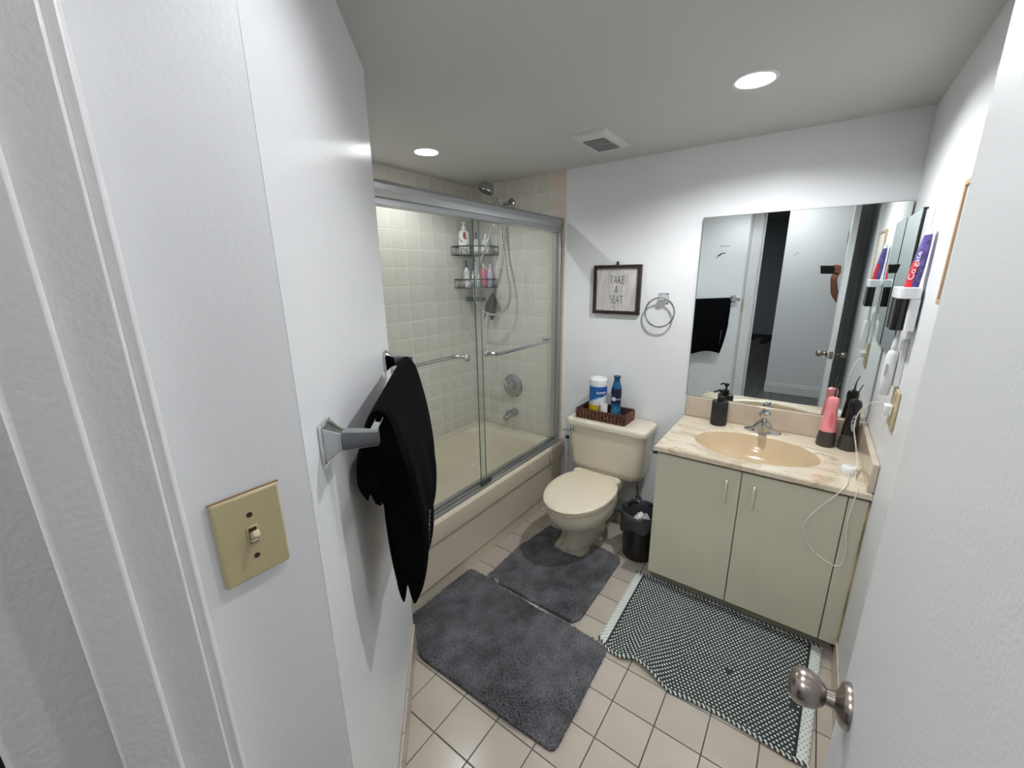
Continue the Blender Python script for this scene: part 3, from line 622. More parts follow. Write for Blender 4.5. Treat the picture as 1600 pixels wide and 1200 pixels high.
# ================================================================== vanity
VZ = .757; CX0, CYf = .747, -.516
va = thing('vanity_cabinet', 'sage-cream two-door vanity cabinet under the sink counter', 'cabinet', (1.125, -.26, 0))
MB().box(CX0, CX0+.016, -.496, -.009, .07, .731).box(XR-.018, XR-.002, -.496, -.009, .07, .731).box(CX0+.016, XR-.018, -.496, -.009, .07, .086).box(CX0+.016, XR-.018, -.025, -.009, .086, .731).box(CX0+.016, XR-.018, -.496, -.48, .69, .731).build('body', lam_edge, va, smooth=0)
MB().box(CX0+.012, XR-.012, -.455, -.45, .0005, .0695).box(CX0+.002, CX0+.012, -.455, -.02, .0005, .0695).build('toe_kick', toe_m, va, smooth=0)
def vdoor(x0, x1, hxm):
    d = MB().box(x0, x1, CYf, -.4965, .078, .716).build('door', lam_m, va, bevel=.0025)
    m = MB().tube(spline([(hxm, CYf-.001, .664), (hxm, CYf-.018, .668), (hxm, CYf-.024, .655), (hxm, CYf-.024, .588), (hxm, CYf-.018, .575), (hxm, CYf-.001, .579)], 5), .0045, 8)
    m.build('handle', cream_h, d)
vdoor(CX0, 1.0935, 1.045); vdoor(1.0965, 1.440, 1.148)
MB().box(1.443, XR-.003, CYf, -.4965, .078, .716).build('filler_strip', lam_m, va, bevel=.002)
# stained caulk strip
MB().box(XR-.006, XR-.0005, CYf-.004, CYf+.004, .09, .70).build('caulk_line', mat('stained_caulk', (196, 178, 136), .7, var=.3, vscale=10), va, smooth=0)
# countertop with integral oval basin
ct = thing('vanity_countertop', 'cream swirled marble countertop with oval integral sink', 'countertop', (1.12, -.27, .732))
ox, oy, rx, ry = 1.108, -.298, .245, .172
X0, X1, Y0, Y1 = .735, XR-.001, -.536, -.0012
angs = sorted(set([2*PI*i/64 for i in range(64)] + [math.atan2(b-oy, a-ox) % (2*PI) for a in (X0, X1) for b in (Y0, Y1)]))
def rect_ray(a, ins=0):
    c, s_ = math.cos(a), math.sin(a); k = 1e9
    for lim, q, o in ((X0+ins, c, ox), (X1-ins, c, ox), (Y0+ins, s_, oy), (Y1-ins, s_, oy)):
        if abs(q) > 1e-9 and (lim-o)/q > 0: k = min(k, (lim-o)/q)
    return (ox+c*k, oy+s_*k)
def ovr(f, z): return [(ox+rx*f*math.cos(a), oy+ry*f*math.sin(a), z) for a in angs]
# use elliptical angle consistent with ray angle
def ovray(f, z, sx=1., sy=1.):
    out = []
    for a in angs:
        c, s_ = math.cos(a), math.sin(a); k = 1/math.sqrt((c/(rx*f*sx))**2+(s_/(ry*f*sy))**2); out.append((ox+c*k, oy+s_*k, z))
    return out
MB().loft([[(*rect_ray(a), .732) for a in angs], [(*rect_ray(a), .751) for a in angs], [(*rect_ray(a, .004), VZ) for a in angs], ovray(1.06, VZ), ovray(1.03, VZ-.001), ovray(1.0, VZ-.006)], False, False).build('slab', marble_m, ct, smooth=30)
MB().loft([ovray(1.0, VZ-.006), ovray(.965, VZ-.02), ovray(.90, VZ-.055), ovray(.78, VZ-.095), ovray(.58, VZ-.12), ovray(.3, VZ-.132), ovray(.10, VZ-.134)], False, True).build('basin', basin_m, ct, smooth=60)
MB().lathe([(.022, 0), (.02, .003), (.001, .002)], (ox, oy, VZ-.1335)).build('drain', chrome_d, ct)
MB().box(X0+.004, X1, -.0205, Y1, VZ+.0002, .868).build('backsplash', marble_p, ct, bevel=.004)
MB().box(X1-.02, X1, Y0+.004, -.021, VZ+.0002, .868).build('side_splash', marble_p, ct, bevel=.004)
# faucet
fx, fy = 1.118, -.078
fa_ = thing('faucet', 'chrome single-handle faucet on the sink counter', 'faucet', (fx, fy, VZ))
def oval_ring(z, hx_, hy_, n=32): return [(fx+hx_*math.cos(2*PI*i/n), fy+hy_*math.sin(2*PI*i/n), z) for i in range(n)]
MB().loft([oval_ring(VZ+.0003, .079, .024), oval_ring(VZ+.008, .080, .025), oval_ring(VZ+.014, .076, .022), oval_ring(VZ+.022, .048, .026), oval_ring(VZ+.04, .036, .030), oval_ring(VZ+.055, .028, .027), oval_ring(VZ+.062, .016, .016)]).build('base', chrome, fa_, smooth=60)
MB().loft([[(fx+wx*math.cos(a), fy+y, VZ+z+hz*math.sin(a)) for a in [2*PI*i/20 for i in range(20)]] for y, z, wx, hz in ((.0, .040, .022, .018), (-.04, .045, .020, .015), (-.08, .048, .017, .012), (-.105, .046, .013, .010))]).build('spout', chrome, fa_, smooth=60)
MB().lathe([(.014, 0), (.012, .006), (.019, .013), (.0255, .026), (.0265, .036), (.022, .048), (.013, .056), (.001, .058)], (fx, fy, VZ+.060), (0.05, .12, 1), 10).build('handle', chrome, fa_, smooth=20)
MB().tube([(fx, fy+.021, VZ+.01), (fx, fy+.021, VZ+.06)], .0025, 6).build('pop_up_rod', chrome, fa_)
# soap dispenser
sp_ = (.918, -.078, VZ+.0003)
so = thing('soap_dispenser', 'black ribbed soap pump bottle at left of the sink', 'soap dispenser', sp_)
rr_ = lambda a, r: r*(1+.045*math.cos(22*a))
MB().loft([[(sp_[0]+(rr_(2*PI*i/112, r))*math.cos(2*PI*i/112), sp_[1]+(rr_(2*PI*i/112, r))*math.sin(2*PI*i/112), sp_[2]+z) for i in range(112)] for r, z in ((.034, 0), (.0365, .003), (.0365, .122), (.034, .126), (.018, .128))]).build('bottle', mat('black_ribbed', (34, 34, 37), .22), so, smooth=50)
MB().lathe([(.016, .128), (.016, .15), (.013, .153), (.005, .154), (.005, .172), (.012, .173), (.012, .186), (.001, .187)], sp_, n=20).build('pump', black_p, so)
MB().tube(spline([(sp_[0], sp_[1], sp_[2]+.18), (sp_[0]-.015, sp_[1]-.012, sp_[2]+.181), (sp_[0]-.033, sp_[1]-.022, sp_[2]+.172)], 4), [.005]*4+[.0045]*4+[.004], 8).build('nozzle', black_p, so)
# water flossers
def flosser(p, label, bodym, lean, btn, panel_m):
    o = thing('water_flosser', label, 'water flosser', p, group='water flossers on the counter')
    MB().lathe([(.034, 0), (.0365, .004), (.036, .02), (.031, .066), (.0305, .07)], p, n=28).build('tank', smoke_m, o)
    MB().lathe([(.0308, .070), (.0308, .076), (.025, .14), (.022, .178), (.0235, .195), (.0235, .21), (.019, .222), (.008, .228), (.001, .229)], p, n=28).build('body', bodym, o)
    MB().tube([(p[0]+.002, p[1], p[2]+.227), (p[0]+.003, p[1]+.002, p[2]+.262), (p[0]+.012, p[1]-.002, p[2]+.296)], [.0045, .0025, .0016], 8).build('nozzle', smoke_m, o)
    d = Vector((CAM.x-p[0]+.55, CAM.y-p[1], 0)).normalized(); s_ = Vector((-d.y, d.x, 0))
    def q(u, z, off): 
        rad = .0310-(z-.076)*(.0058/.064) if z < .14 else .0252-(z-.14)*(.003/.038); return Vector(p)+d*math.sqrt(max(0, rad*rad-u*u))+d*off+s_*u+ZV*z
    pr = [q(.0085*math.cos(2*PI*i/24), .128+.036*math.sin(2*PI*i/24), .0012) for i in range(24)]
    MB().add(pr+[q(0, .128, .0022)], [(i, (i+1) % 24, 24) for i in range(24)]).build('button_panel', panel_m, o)
    for z in (.146, .13): 
        b = [q(.0055*math.cos(2*PI*i/14), z+.0065*math.sin(2*PI*i/14), .0028) for i in range(14)]; MB().add(b+[q(0, z, .0034)], [(i, (i+1) % 14, 14) for i in range(14)]).build('button', btn, o)
    for k in range(3):
        b = [q(.0018*math.cos(2*PI*i/8), .117-k*.008+.0012*math.sin(2*PI*i/8), .0030) for i in range(8)]; MB().add(b, [tuple(range(8))]).build('indicator', btn, o)
    return o
flosser((1.366, -.098, VZ+.0003), 'pink water flosser with smoked tank at right of sink', mat('pink_plastic', (236, 146, 152), .3), .1, mat('pink_dark', (220, 108, 120), .3), mat('pink_panel', (226, 118, 128), .3))
flosser((1.443, -.098, VZ+.0003), 'black water flosser with grey button panel in the corner', mat('black_gloss', (14, 14, 17), .15), .1, black_p, mat('grey_panel', (150, 152, 156), .35))
# toothbrush charger and cord
cpz = (1.438, -.385, VZ+.0003)
ch = thing('toothbrush_charger', 'small round white toothbrush charger on counter corner', 'charger', cpz)
MB().lathe([(.025, 0), (.027, .004), (.026, .022), (.022, .028), (.012, .030), (.001, .030)], cpz, n=24).build('base', white_p, ch)
MB().lathe([(.004, .028), (.0035, .040), (.001, .041)], cpz, n=12).build('peg', white_p, ch)
cord = spline([(1.438, -.408, VZ+.006), (1.434, -.47, VZ+.006), (1.425, -.53, VZ+.006), (1.40, -.552, VZ-.03), (1.36, -.55, .66), (1.333, -.548, .60), (1.33, -.548, .55), (1.36, -.55, .49), (1.42, -.55, .45), (1.455, -.552, .455), (1.462, -.553, .52), (1.452, -.553, .59), (1.448, -.552, .65), (1.452, -.55, .70), (1.456, -.543, VZ+.006), (1.455, -.45, VZ+.007), (1.463, -.36, VZ+.03), (1.448, -.33, .86), (1.432, -.33, .93), (1.435, -.36, 1.0), (1.455, -.42, 1.055), (1.478, -.47, 1.073)], 8)
co = MB().tube(cord, .0021, 6).build('charger_cord', mat('cord_white', (226, 224, 214), .4)); tag(co, 'white charger cord looping from outlet over counter edge', 'cord')
ou = thing('outlet_plate', 'almond wall outlet plate with white plug', 'outlet', (XR, -.53, 1.075))
MB().box(XR-.007, XR-.0005, -.60, -.49, 1.012, 1.14).build('plate', almond_d, ou, bevel=.003)
MB().box(XR-.030, XR-.0072, -.568, -.532, 1.055, 1.09).build('plug', white_p, ou, bevel=.004)
MB().box(XR-.0088, XR-.0072, -.565, -.535, 1.10, 1.128).build('receptacle', almond_d, ou, bevel=.002)
cord2 = spline([(1.478, -.47, 1.073), (1.474, -.52, 1.074), (1.4735, -.549, 1.073)], 5)

# ================================================================== mirror and things on back wall
MX0, MX1, MZ0, MZ1 = .735, 1.497, .8703, 1.7792
til = math.radians(.6)
mi = thing('wall_mirror', 'large frameless rectangular mirror above the sink', 'mirror', (MX0, -.0025, MZ0))
mm = MB().box(MX0, MX1, -.0072, -.0025, MZ0, MZ1)
def tilt(mb):
    out = []
    for x, y, z in mb.v:
        dz = z-MZ0; out.append((x, y-dz*math.sin(til), MZ0+dz*math.cos(til)))
    mb.v = out; return mb
tilt(mm).build('glass', mirror_m, mi, smooth=0)
tilt(MB().box(MX0-.0012, MX0-.0001, -.0076, -.002, MZ0, MZ1).box(MX0, MX1, -.0076, -.002, MZ1+.0001, MZ1+.0014).box(MX1+.0001, MX1+.0014, -.0076, -.002, MZ0, MZ1)).build('edge', mat('mirror_edge', (70, 80, 78), .3), mi, smooth=0)
for sx_, sz_, l_, a_s, h_ in ((.824, 1.600, .007, .5, .004), (.833, 1.607, .009, .2, .003), (.846, 1.609, .006, .1, .0022), (.815, 1.590, .003, .2, .0025), (.845, 1.642, .022, -.04, .0009), (1.137, 1.592, .006, .5, .0007), (1.146, 1.599, .005, .3, .0007)):
    ux = Vector((math.cos(a_s), 0, math.sin(a_s))); yy = -.0075-(sz_-MZ0)*math.sin(til)
    MB().obox((sx_, yy, sz_), ux, Vector((0, 1, 0)), Vector((-math.sin(a_s), 0, math.cos(a_s))), l_, .0001, h_).build('scratch', mat('mirror_scratch', (60, 64, 66), .8), mi, smooth=0)
# picture
pi_ = thing('framed_sign', 'square framed sign reading TAKE A SEAT above the toilet', 'picture', (.299, -.001, 1.43))
px0, px1, pz0, pz1 = .157, .441, 1.291, 1.567; fw = .019
for nm, b in (('frame_rail', (px0, px1, pz1-fw, pz1)), ('frame_rail', (px0, px1, pz0, pz0+fw)), ('frame_stile', (px0, px0+fw, pz0+fw, pz1-fw)), ('frame_stile', (px1-fw, px1, pz0+fw, pz1-fw))):
    MB().box(b[0], b[1], -.024, -.001, b[2], b[3]).build(nm, wood_dark, pi_, bevel=.002)
MB().box(px0+fw, px1-fw, -.012, -.001, pz0+fw, pz1-fw).build('board', pic_m, pi_, smooth=0)
def onpic(cx_, cz): return lambda x, y, z: (cx_+x, -.0126-z, cz+y)
for wd2, cx_, cz in (('TAKE', .301, 1.482), ('A', .298, 1.428), ('SEAT', .301, 1.372)):
    text_mesh(wd2, .066, ink_m, 'lettering', pi_, onpic(cx_, cz), sx=.56, bold=-.0014)
MB().lathe([(.0035, 0), (.0035, .0006)], (.283, -.0122, 1.332), (0, -1, 0), 12).build('dot', ink_m, pi_)
MB().obox((.297, -.006, 1.574), Vector((1,0,0)), Vector((0,1,0)), ZV, .005, .005, .012).build('hanger', black_p, pi_, bevel=.001)
# towel ring
tg = thing('towel_ring', 'chrome towel ring on the wall beside the picture', 'towel ring', (.568, -.001, 1.387))
MB().loft([rrect(.568, 0, .031, .026, .006, 0, 3)]*1+[rrect(.568, 0, .031, .026, .006, 1, 3)], True, True)
def yloft(cx_, cz, specs, k=3): return [[(p[0], y, p[1]+cz) for p in [(q[0], q[1]) for q in rrect(cx_, 0, hx_, hz_, .005, 0, k)]] for y, hx_, hz_ in specs]
MB().loft(yloft(.568, 1.387, ((-.001, .028, .027), (-.006, .028, .027), (-.014, .02, .02), (-.028, .017, .012), (-.04, .015, .010), (-.044, .012, .008)))).build('mount', chrome, tg, smooth=30)
rg = [(.560+.078*math.cos(a), -.036-.006*math.sin(a)*0, 1.312+.078*math.sin(a)) for a in [2*PI*i/48 for i in range(49)]]
MB().tube(rg, .0046, 10, caps=False).build('ring', chrome, tg)

# ================================================================== right wall things
sm = thing('small_wall_mirror', 'small black-edged mirror panel on the right wall', 'mirror', (XR, -.2, 1.45))
MB().box(1.4895, XR-.0005, -.325, -.025, 1.21, 1.72).build('frame', black_p, sm, bevel=.002)
MB().box(1.4882, 1.4894, -.322, -.028, 1.213, 1.717).build('glass', mirror_m, sm, smooth=0)
dp = thing('toothbrush_holder', 'white wall toothbrush holder with black cups', 'toothbrush holder', (XR, -.51, 1.40))
MB().box(XR-.006, XR-.0005, -.44, -.33, 1.33, 1.712).build('back_plate', white_p, dp, bevel=.002)
MB().loft([rrect(1.4705, -.525, .0275, .072, .015, z, 5) for z in (1.432, 1.466)]).build('tray', white_p, dp, bevel=.002)
MB().loft([rrect(1.4855, -.525, .0125, .070, .006, z, 5) for z in (1.335, 1.4315)]).build('body', white_p, dp)
for y in (-.56, -.49):
    MB().loft([rrect(1.4575, y, .0145, .031, .012, z, 5) for z in (1.336, 1.4315)]).build('cup', mat('black_cup', (14, 15, 18), .15), dp)
# toothpaste
tpst = thing('toothpaste_tube', 'purple and red toothpaste tube standing in the holder', 'toothpaste', (1.472, -.545, 1.466))
a_ = Vector((1.474, -.555, 1.4665)); 
def tpr(z, wy, tx_): return [(a_.x+.008*(z)/.1+tx_*math.cos(2*PI*i/24), a_.y+wy*math.sin(2*PI*i/24), a_.z+z) for i in range(24)]
pur = mat('paste_purple', (120, 104, 168), .3, var=.5, vscale=70, col2=(62, 52, 122)); red = mat('paste_red', (190, 34, 48), .3)
MB().loft([tpr(0, .028, .0165), tpr(.06, .027, .0155), tpr(.12, .025, .012), tpr(.150, .024, .009)]).build('body', pur, tpst)
MB().loft([tpr(.150, .023, .0085), tpr(.168, .022, .008)]).build('crimp', white_p, tpst)
MB().loft([[q for i_, q in enumerate(tpr(zz, .0285, wv2)) if 7 <= i_ <= 17] for zz, wv2 in ((.0, .0170), (.04, .0163), (.075, .0152))], False, False, closed=False).build('red_band', red, tpst)
def onpaste(x, y, z):                                  # wraps the lettering round the near left face of the tube
    zz = .062+x; wy = .0286-.001*zz/.06; tx_ = .0171-.0014*zz/.06-(.0035*max(0, zz-.06)/.06); a2 = 1.28*PI - y/.021
    return (a_.x+.008*zz/.1+(tx_+.0006+z)*math.cos(a2), a_.y+(wy+.0006+z)*math.sin(a2), a_.z+zz)
text_mesh('Colgate', .024, lw, 'lettering', tpst, onpaste, sx=1.1, thick=.0003)
# electric toothbrush
et = thing('electric_toothbrush', 'white electric toothbrush hanging under the holder', 'toothbrush', (1.472, -.51, 1.1))
MB().lathe([(.013, 0), (.0155, .004), (.0165, .06), (.0155, .135), (.012, .148), (.008, .152)], (1.470, -.51, 1.112), (.02, 0, 1), 24).build('handle', white_p, et)
MB().lathe([(.0085, .153), (.0095, .156), (.0075, .175), (.005, .205), (.0045, .222)], (1.470, -.51, 1.112), (.02, 0, 1), 20).build('neck', white_p, et)
MB().obox((1.462, -.525, 1.20), Vector((1,0,0)), Vector((0,1,0)), ZV, .003, .003, .02).build('button', mat('grey_button', (190, 192, 194), .4), et, bevel=.002)
MB().box(1.488, XR-.0005, -.524, -.496, 1.145, 1.30).build('wall_clip', white_p, et, bevel=.002)
# framed print
fp2 = thing('framed_print', 'pale print in a thin light wood frame on right wall', 'picture', (XR, -.89, 1.57))
fy0, fy1, fz0, fz1 = -1.13, -.805, 1.43, 1.722
for b in ((fy0, fy1, fz1-.012, fz1), (fy0, fy1, fz0, fz0+.012), (fy0, fy0+.012, fz0+.012, fz1-.012), (fy1-.012, fy1, fz0+.012, fz1-.012)):
    MB().box(XR-.010, XR-.0005, b[0], b[1], b[2], b[3]).build('frame_strip', light_wood, fp2, bevel=.001)
MB().box(XR-.005, XR-.0005, fy0+.012, fy1-.012, fz0+.012, fz1-.012).build('print', canvas_m, fp2, smooth=0)

# ================================================================== door
HG = Vector((1.382, -2.2, 0)); EG = Vector((1.371, -1.575, 0)); DD = (EG-HG).normalized(); DN = Vector((-DD.y, DD.x, 0)); DL = (EG-HG).length   # DN points into the room (-x)
do = thing('door_1', 'open white bathroom door with satin knob at right edge', 'door', HG, kind='structure')
dt = .035
def dpt(a, o, z): return HG + DD*a + DN*o + ZV*z
MB().obox(dpt(DL/2, -dt/2, 1.015), DD, DN, ZV, DL/2, dt/2, 1.005).build('door_panel', door_paint, do, bevel=.002)
MB().obox(dpt(DL+.0006, -dt/2, .875), DD, DN, ZV, .0008, .0125, .028).build('latch_plate', nickel, do)
MB().obox(dpt(DL+.004, -dt/2, .875), DD, DN, ZV, .004, .006, .008).build('latch_bolt', nickel, do, bevel=.002)
for sgn, off in ((1, 0.0003), (-1, -dt-.0003)):
    c = dpt(DL-.060, off, .875); k = MB().lathe([(.033, 0), (.033, .004), (.030, .009), (.018, .014), (.0125, .018), (.0115, .030)], c, DN*sgn, 36).build('rosette', nickel, do)
    MB().lathe([(.0115, .028), (.0165, .031), (.024, .040), (.0275, .052), (.0275, .060), (.025, .068), (.019, .074), (.010, .077), (.001, .0775)], c, DN*sgn, 36).build('knob', nickel, k)
for z in (.25, 1.75): MB().lathe([(.006, -.045), (.006, .045)], HG+Vector((.0, -.004, z)), n=12).build('hinge', nickel, do)

# ================================================================== towel bar and towel
BZ = 1.248
tbr = thing('towel_bar', 'chrome towel bar with square posts on the diagonal wall', 'towel bar', wallp(.44, .001, BZ))
def wring(s, o, hs, hz, r=.004, k=3): return [tuple(wallp(s+p[0], o, BZ+p[1])) for p in rrect(0, 0, hs, hz, r, 0, k)]
for s in (.785, .105):
    MB().loft([wring(s, .0008, .026, .033), wring(s, .006, .026, .033), wring(s, .0075, .0235, .030), wring(s, .013, .021, .027), wring(s, .022, .015, .0205), wring(s, .032, .0125, .0165)], True, True).build('post_base', chrome, tbr, smooth=30)
    MB().loft([wring(s, .032, .0125, .0165, .002), wring(s, .088, .0095, .012, .002)], True, True).build('post_arm', chrome_d, tbr, smooth=30)
MB().obox(wallp(.445, .078, BZ), EW, NW, ZV, .33, .0065, .009).build('bar', chrome, tbr, bevel=.001)
tw = thing('black_towel', 'black terry hand towel draped over the chrome towel bar', 'towel', wallp(.42, .08, .8))
ringp = [(.014, 1.100), (.018, 1.15), (.034, 1.205), (.052, 1.252), (.070, 1.268), (.088, 1.264), (.104, 1.238), (.120, 1.17), (.134, 1.09), (.144, 1.0), (.146, .93), (.138, .86), (.122, .805), (.108, .79), (.100, .815), (.094, .845), (.087, .82), (.078, .805), (.068, .84), (.062, .92), (.060, 1.0), (.060, 1.055), (.054, 1.065), (.047, 1.055), (.040, 1.07), (.033, 1.085), (.026, 1.07), (.019, 1.08)]
ringp = [(p.x, p.y) for p in spline([(o, z, 0) for o, z in ringp]+[(.014, 1.100, 0)], 4)[:-1]]
NS = 30; rings = []
for i in range(NS+1):
    u = i/NS; row = []
    for k, (o, z) in enumerate(ringp):
        t = min(1, max(0, (1.26-z)/.46)); sn = .70-.065*t**1.2; sf = .155
        e = min(1, min(u, 1-u)/.035); q = .80+.20*math.sqrt(max(0, 1-(1-e)**2))
        oc = .07 if z > 1.06 else .10
        fold = .006*t*(math.sin(u*13+z*5)+.5*math.sin(u*27+1))
        droop = .012*t**3*math.sin(u*7+k*.05) - .02*t**5*max(0, u-.7)/.3
        row.append(tuple(wallp(sf+(sn-sf)*u, max(.008, oc+(o-oc)*q+fold), z+droop)))
    rings.append(row)
MB().loft(rings, True, True).build('cloth', towel_m, tw, smooth=70)
em = MB()
for k in range(11):
    c = wallp(.60-.0*k, .149-.0012*k, .985-.012*k); em.obox(c, EW, NW, ZV, .003, .0012, .0032)
em.build('embroidery', mat('silver_thread', (120, 120, 124), .6), tw, smooth=0)

# light switch
sw = thing('light_switch', 'almond toggle light switch plate beside the door frame', 'light switch', (.6752, -2.131, 1.179))
MB().box(.6753, .682, -2.172, -2.091, 1.118, 1.240).build('plate', almond, sw, bevel=.004, seg=3)
MB().box(.6765, .6785, -2.1735, -2.0895, 1.2395, 1.2415).build('paint_gap', mat('gap_brown', (150, 112, 90), .8), sw, smooth=0)
for z in (1.210, 1.149): MB().lathe([(.0036, 0), (.0036, .0012), (.001, .0013)], (.6812, -2.1315, z), (1, 0, 0), 16).build('screw', dark_hole, sw)
tgp = MB().box(.6815, .6832, -2.1385, -2.1245, 1.1665, 1.1935).build('toggle_frame', almond, sw, bevel=.0008)
MB().box(.6818, .6835, -2.1362, -2.1268, 1.1690, 1.1915).build('toggle_slot', dark_hole, tgp, smooth=0)
MB().obox((.6885, -2.1315, 1.1835), Vector((.86, 0, .5)), Vector((0, 1, 0)), Vector((-.5, 0, .86)), .0075, .0042, .0046).build('toggle', mat('toggle_cream', (222, 212, 184), .3), sw, bevel=.0015)
MB().box(.6832, .6840, -2.1355, -2.1275, 1.1705, 1.1795).build('toggle_face', mat('toggle_cream', (222, 212, 184), .3), tgp, smooth=0)
text_mesh('ON', .005, dark_hole, 'lettering', sw, lambda x, y, z: (.6842+z, -2.1315+x, 1.1755+y), sx=.8, thick=.0001)

# ================================================================== rugs
def in_poly(px, py, poly):
    c = np.zeros(px.shape, bool); n = len(poly)
    for i in range(n):
        x0, y0 = poly[i]; x1, y1 = poly[(i+1) % n]
        hit = ((y0 > py) != (y1 > py)) & (px < (x1-x0)*(py-y0)/(y1-y0+1e-12)+x0); c ^= hit
    return c
def lean(x, y, ph):
    a = np.sin(9*x+4*y+ph)+np.sin(-6*x+11*y+2*ph)+.8*np.sin(19*x-7*y+ph*3)+.7*np.sin(15*x+23*y+ph)+.5*np.sin(41*x+17*y+ph)+.5*np.sin(-29*x+37*y)
    b = np.sin(8*x-7*y+1+ph)+np.sin(13*x+6*y+ph*2)+.8*np.sin(-17*x+21*y+ph)+.6*np.sin(33*x-27*y+2)
    return a, b
def plush(name, label, poly, ph, z0=.0005, seg=0.0042, hgt=.02, zf=None):
    r = thing(name, label, 'rug', (sum(p[0] for p in poly)/len(poly), sum(p[1] for p in poly)/len(poly), 0), group='grey plush bath rugs')
    MB().prism(poly, z0, z0+.006).build('backing', rug_b, r, smooth=0)
    xs_ = np.arange(min(p[0] for p in poly), max(p[0] for p in poly), seg); ys_ = np.arange(min(p[1] for p in poly), max(p[1] for p in poly), seg)
    gx_, gy_ = np.meshgrid(xs_, ys_); gx_ = gx_.ravel()+rng.uniform(-.5, .5, gx_.size)*seg; gy_ = gy_.ravel()+rng.uniform(-.5, .5, gy_.size)*seg
    k = in_poly(gx_, gy_, poly); x, y = gx_[k], gy_[k]; n = x.size
    a, b = lean(x, y, ph); h = hgt*(.75+.12*np.sin(25*x+13*y+ph)+.12*np.sin(-31*x+22*y)+rng.uniform(-.12, .12, n))
    lx = np.tanh(a*.5)*.010+rng.normal(0, .003, n); ly = np.tanh(b*.5)*.010+rng.normal(0, .003, n)
    w_ = seg*.95; th = rng.uniform(0, 2*PI, n); o0 = ORG[r]
    V = np.zeros((n, 7, 3))
    for i in range(3):
        t = th+2*PI*i/3; V[:, i, 0] = x+w_*np.cos(t); V[:, i, 1] = y+w_*np.sin(t); V[:, i, 2] = z0+.004
        V[:, 3+i, 0] = x+lx*.55+w_*.85*np.cos(t); V[:, 3+i, 1] = y+ly*.55+w_*.85*np.sin(t); V[:, 3+i, 2] = z0+.004+h*.75
    V[:, 6, 0] = x+lx; V[:, 6, 1] = y+ly; V[:, 6, 2] = z0+.004+h
    V -= np.array([o0.x, o0.y, o0.z])
    quad = [(0,1,4,3),(1,2,5,4),(2,0,3,5)]; tri = [(3,4,6),(4,5,6),(5,3,6)]
    base = (np.arange(n)*7)[:, None]
    F4 = np.concatenate([base+np.array(q) for q in quad]); F3 = np.concatenate([base+np.array(q) for q in tri])
    me = bpy.data.meshes.new('pile'); nl = F4.size+F3.size; me.vertices.add(n*7); me.vertices.foreach_set('co', V.ravel())
    me.loops.add(nl); me.loops.foreach_set('vertex_index', np.concatenate([F4.ravel(), F3.ravel()]))
    me.polygons.add(len(F4)+len(F3)); me.polygons.foreach_set('loop_start', np.concatenate([np.arange(len(F4))*4, len(F4)*4+np.arange(len(F3))*3]))
    me.update(calc_edges=True); me.validate()
    me.polygons.foreach_set('use_smooth', [True]*len(me.polygons))
    me.materials.append(rug_m); o = bpy.data.objects.new('pile', me); COL.objects.link(o); o.parent = r; o['kind'] = 'stuff'
    return r
def rounded(poly, r=.03, k=5):
    out = []; n = len(poly)
    for i in range(n):
        p = Vector((*poly[i], 0)); a = Vector((*poly[i-1], 0)); b = Vector((*poly[(i+1) % n], 0))
        d1 = (a-p); d2 = (b-p); q = min(r, d1.length*.4, d2.length*.4); s = p+d1.normalized()*q; e = p+d2.normalized()*q
        for j in range(k+1):
            t = j/k; c = s*(1-t)**2+p*2*t*(1-t)+e*t*t; out.append((c.x, c.y))
    return out
plush('bath_rug', 'large rectangular grey plush bath rug beside the tub', rounded([(-.052, -.962), (.745, -.99), (.760, -1.452), (.13, -1.468), (.045, -1.40), (-.055, -1.39)]), .3)
cut = [(BX-.106, -.45), (BX-.108, -.50), (BX-.085, -.545), (BX, -.565), (BX+.085, -.545), (BX+.108, -.50), (BX+.106, -.45)]
plush('contour_rug', 'grey plush contour rug cut out around the toilet base', rounded([(.06, -.94), (.07, -.62), (.10, -.40), (.20, -.395)], .02)[6:]*0+[(.062, -.935), (.068, -.62), (.102, -.395), (BX-.115, -.39)]+cut+[(BX+.115, -.41), (.56, -.42), (.58, -.46), (.582, -.915), (.56, -.955), (.30, -.958), (.085, -.95)], 1.7)
# carpet tag
tg2 = MB().box(.12, .145, -.9635, -.9610, .012, .030).build('rug_tag', mat('tag_white', (220, 220, 218), .7)); 
tag(tg2, 'small white care tag between the two grey rugs', 'tag')

# woven mat
fpts = [(.688, -.955), (.748, -.994), (.80, -.998), (.85, -.975), (.906, -.987), (.963, -1.011), (1.004, -1.026), (1.069, -1.016), (1.185, -1.008), (1.284, -1.016), (1.375, -1.026), (1.432, -1.018)]
fxs = [p[0] for p in fpts]; fys = [p[1] for p in fpts]
def matp(u, v):
    xf = .690+u*(.742); yf = np.interp(xf, fxs, fys); xb = .680+u*(.787); yb = -.472-.0*u
    x = xb+(xf-xb)*v; y = yb+(yf-yb)*v
    z = .005+.010*np.exp(-((u-.25)/.09)**2)*v**3+.006*np.exp(-((u-.33)/.05)**2)*v*v+.004*np.exp(-((v-.12)/.08)**2)*(np.sin(u*14)*.5+.5)+.003*np.sin(u*9+v*3)**2
    return x, y, z
wm = thing('woven_mat', 'dark green and white woven rag mat before the vanity', 'rug', (1.07, -.74, 0))
NU, NV = 64, 58
grid = [[tuple(float(k) for k in matp(i/NU, j/NV)) for j in range(NV+1)] for i in range(NU+1)]
e0, e1 = 3, NU-3
MB().loft(grid[e0:e1+1], False, False, closed=False).build('weave', yarn_d, wm, solid=.005, smooth=80)
MB().loft(grid[:e0+1], False, False, closed=False).build('end_band', yarn_w, wm, solid=.005, smooth=80)
MB().loft(grid[e1:], False, False, closed=False).build('end_band', yarn_w, wm, solid=.005, smooth=80)
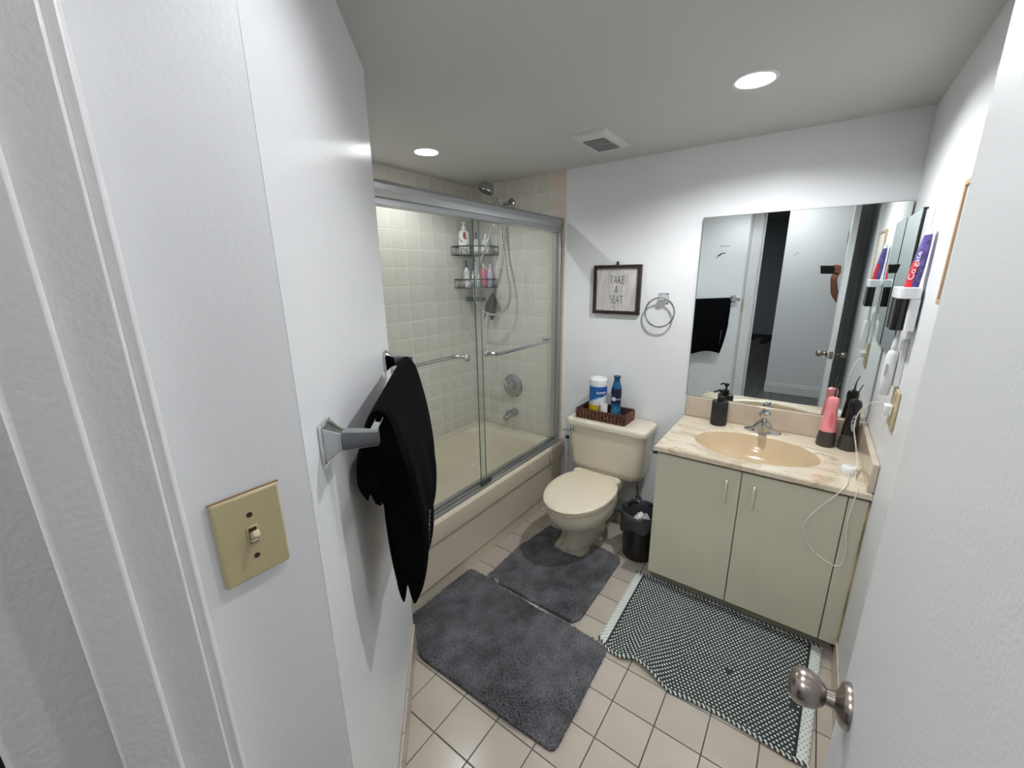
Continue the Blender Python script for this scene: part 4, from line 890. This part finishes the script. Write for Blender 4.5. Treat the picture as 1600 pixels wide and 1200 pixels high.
def knots(m, u, v, rx_, ry_, hz):
    x, y, z = [float(k) for k in matp(u, v)]; n = 6
    ring = [(x+rx_*math.cos(2*PI*i/n), y+ry_*math.sin(2*PI*i/n), z+.0018) for i in range(n)]; top = [(x+.6*rx_*math.cos(2*PI*i/n), y+.6*ry_*math.sin(2*PI*i/n), z+.0025+hz*.8) for i in range(n)]
    m.loft([ring, top], False, True)
k1, k2 = MB(), MB()
cols, rows = 52, 44
for j in range(rows):
    for i in range(cols):
        u = (i+.5*(j % 2)+.25)/cols; v = (j+.5)/rows
        if e0/NU+.008 < u < e1/NU-.008: 
            if (abs(u-.64) < .018 and abs(v-.64) < .03) or (abs(u-.92) < .015 and abs(v-.62) < .03): continue
            knots(k1, u, v, .0047+random.uniform(-.0006, .0006), .0036+random.uniform(-.0005, .0005), .003)
        else: knots(k2, u, v, .0026, .0022, .0012)
o = k1.build('white_knots', yarn_w, wm, smooth=80); o['kind'] = 'stuff'
o = k2.build('dark_knots', yarn_d, wm, smooth=80); o['kind'] = 'stuff'
bs = MB(); bd = MB()
for v_ in (.998, .002):
    for i in range(92):
        u = (i+.5)/92; x, y, z = [float(k) for k in matp(u, v_)]
        (bs if i % 2 else bd).tube([(x-.005, y+.005, z+.002), (x+.005, y-.005, z+.002)], [.0045, .0035], 5)
o = bs.build('edge_stitches', yarn_w, wm); o['kind'] = 'stuff'
o = bd.build('edge_stitches', yarn_d, wm); o['kind'] = 'stuff'

# ================================================================== phone and hand, seen in the mirror
phn = thing('phone', 'black phone held up in a hand, seen in the mirror', 'phone', CAM - F*.012)
pc = CAM - F*.010 + Rv*.045 - Uv*.020
MB().obox(pc, Rv, Uv, F, .074, .036, .004).build('phone_body', black_p, phn, bevel=.004, seg=3)
hand = thing('person', 'person\'s bare hand and forearm holding up a black phone', 'person', CAM - F*.05 + Rv*.1)
def W(r, u, b): return CAM + Rv*r + Uv*u - F*b
def skin(name, chains, parent, sub=2):
    vs, es, rs = [], [], []
    for ch_ in chains:
        for i, (p, r_) in enumerate(ch_):
            if i == 0 and isinstance(p, int): last = p; continue
            vs.append(p); rs.append(r_)
            if not (i == 0): es.append((last, len(vs)-1))
            last = len(vs)-1
    o0 = ORG[parent]; me = bpy.data.meshes.new(name); me.from_pydata([tuple(Vector(p)-o0) for p in vs], es, [])
    o = bpy.data.objects.new(name, me); COL.objects.link(o); o.parent = parent
    md = o.modifiers.new('skin', 'SKIN'); md.use_smooth_shade = True
    for i, d in enumerate(me.skin_vertices[0].data): d.radius = (rs[i], rs[i]); d.use_root = (i == 0)
    s = o.modifiers.new('sub', 'SUBSURF'); s.levels = sub; s.render_levels = sub
    me.materials.append(skin_m); return o
armc = [(W(.098, -.032, .04), .028), (Vector((1.336, -2.29, 1.425)), .027), (Vector((1.340, -2.33, 1.39)), .026), (Vector((1.36, -2.42, 1.29)), .031), (Vector((1.43, -2.50, 1.19)), .035), (Vector((1.50, -2.56, 1.17)), .037), (Vector((1.56, -2.60, 1.33)), .042)]
chains = [armc]
for k, (u0, u1) in enumerate(((.012, .022), (-.006, .004), (-.024, -.014), (-.040, -.032))):
    chains.append([(0, 0), (W(.122, u0-.01, .030), .0095), (W(.124-.002*k, u0, .010), .0085), (W(.112-.002*k, u1, -.004), .0078), (W(.098+.003*k, u1+.002, -.005), .0066)])
chains.append([(0, 0), (W(.10, -.065, .04), .011), (W(.082, -.062, .03), .0095), (W(.070, -.048, .022), .008)])
skin('hand', chains, hand)
print('objects', len(bpy.data.objects))
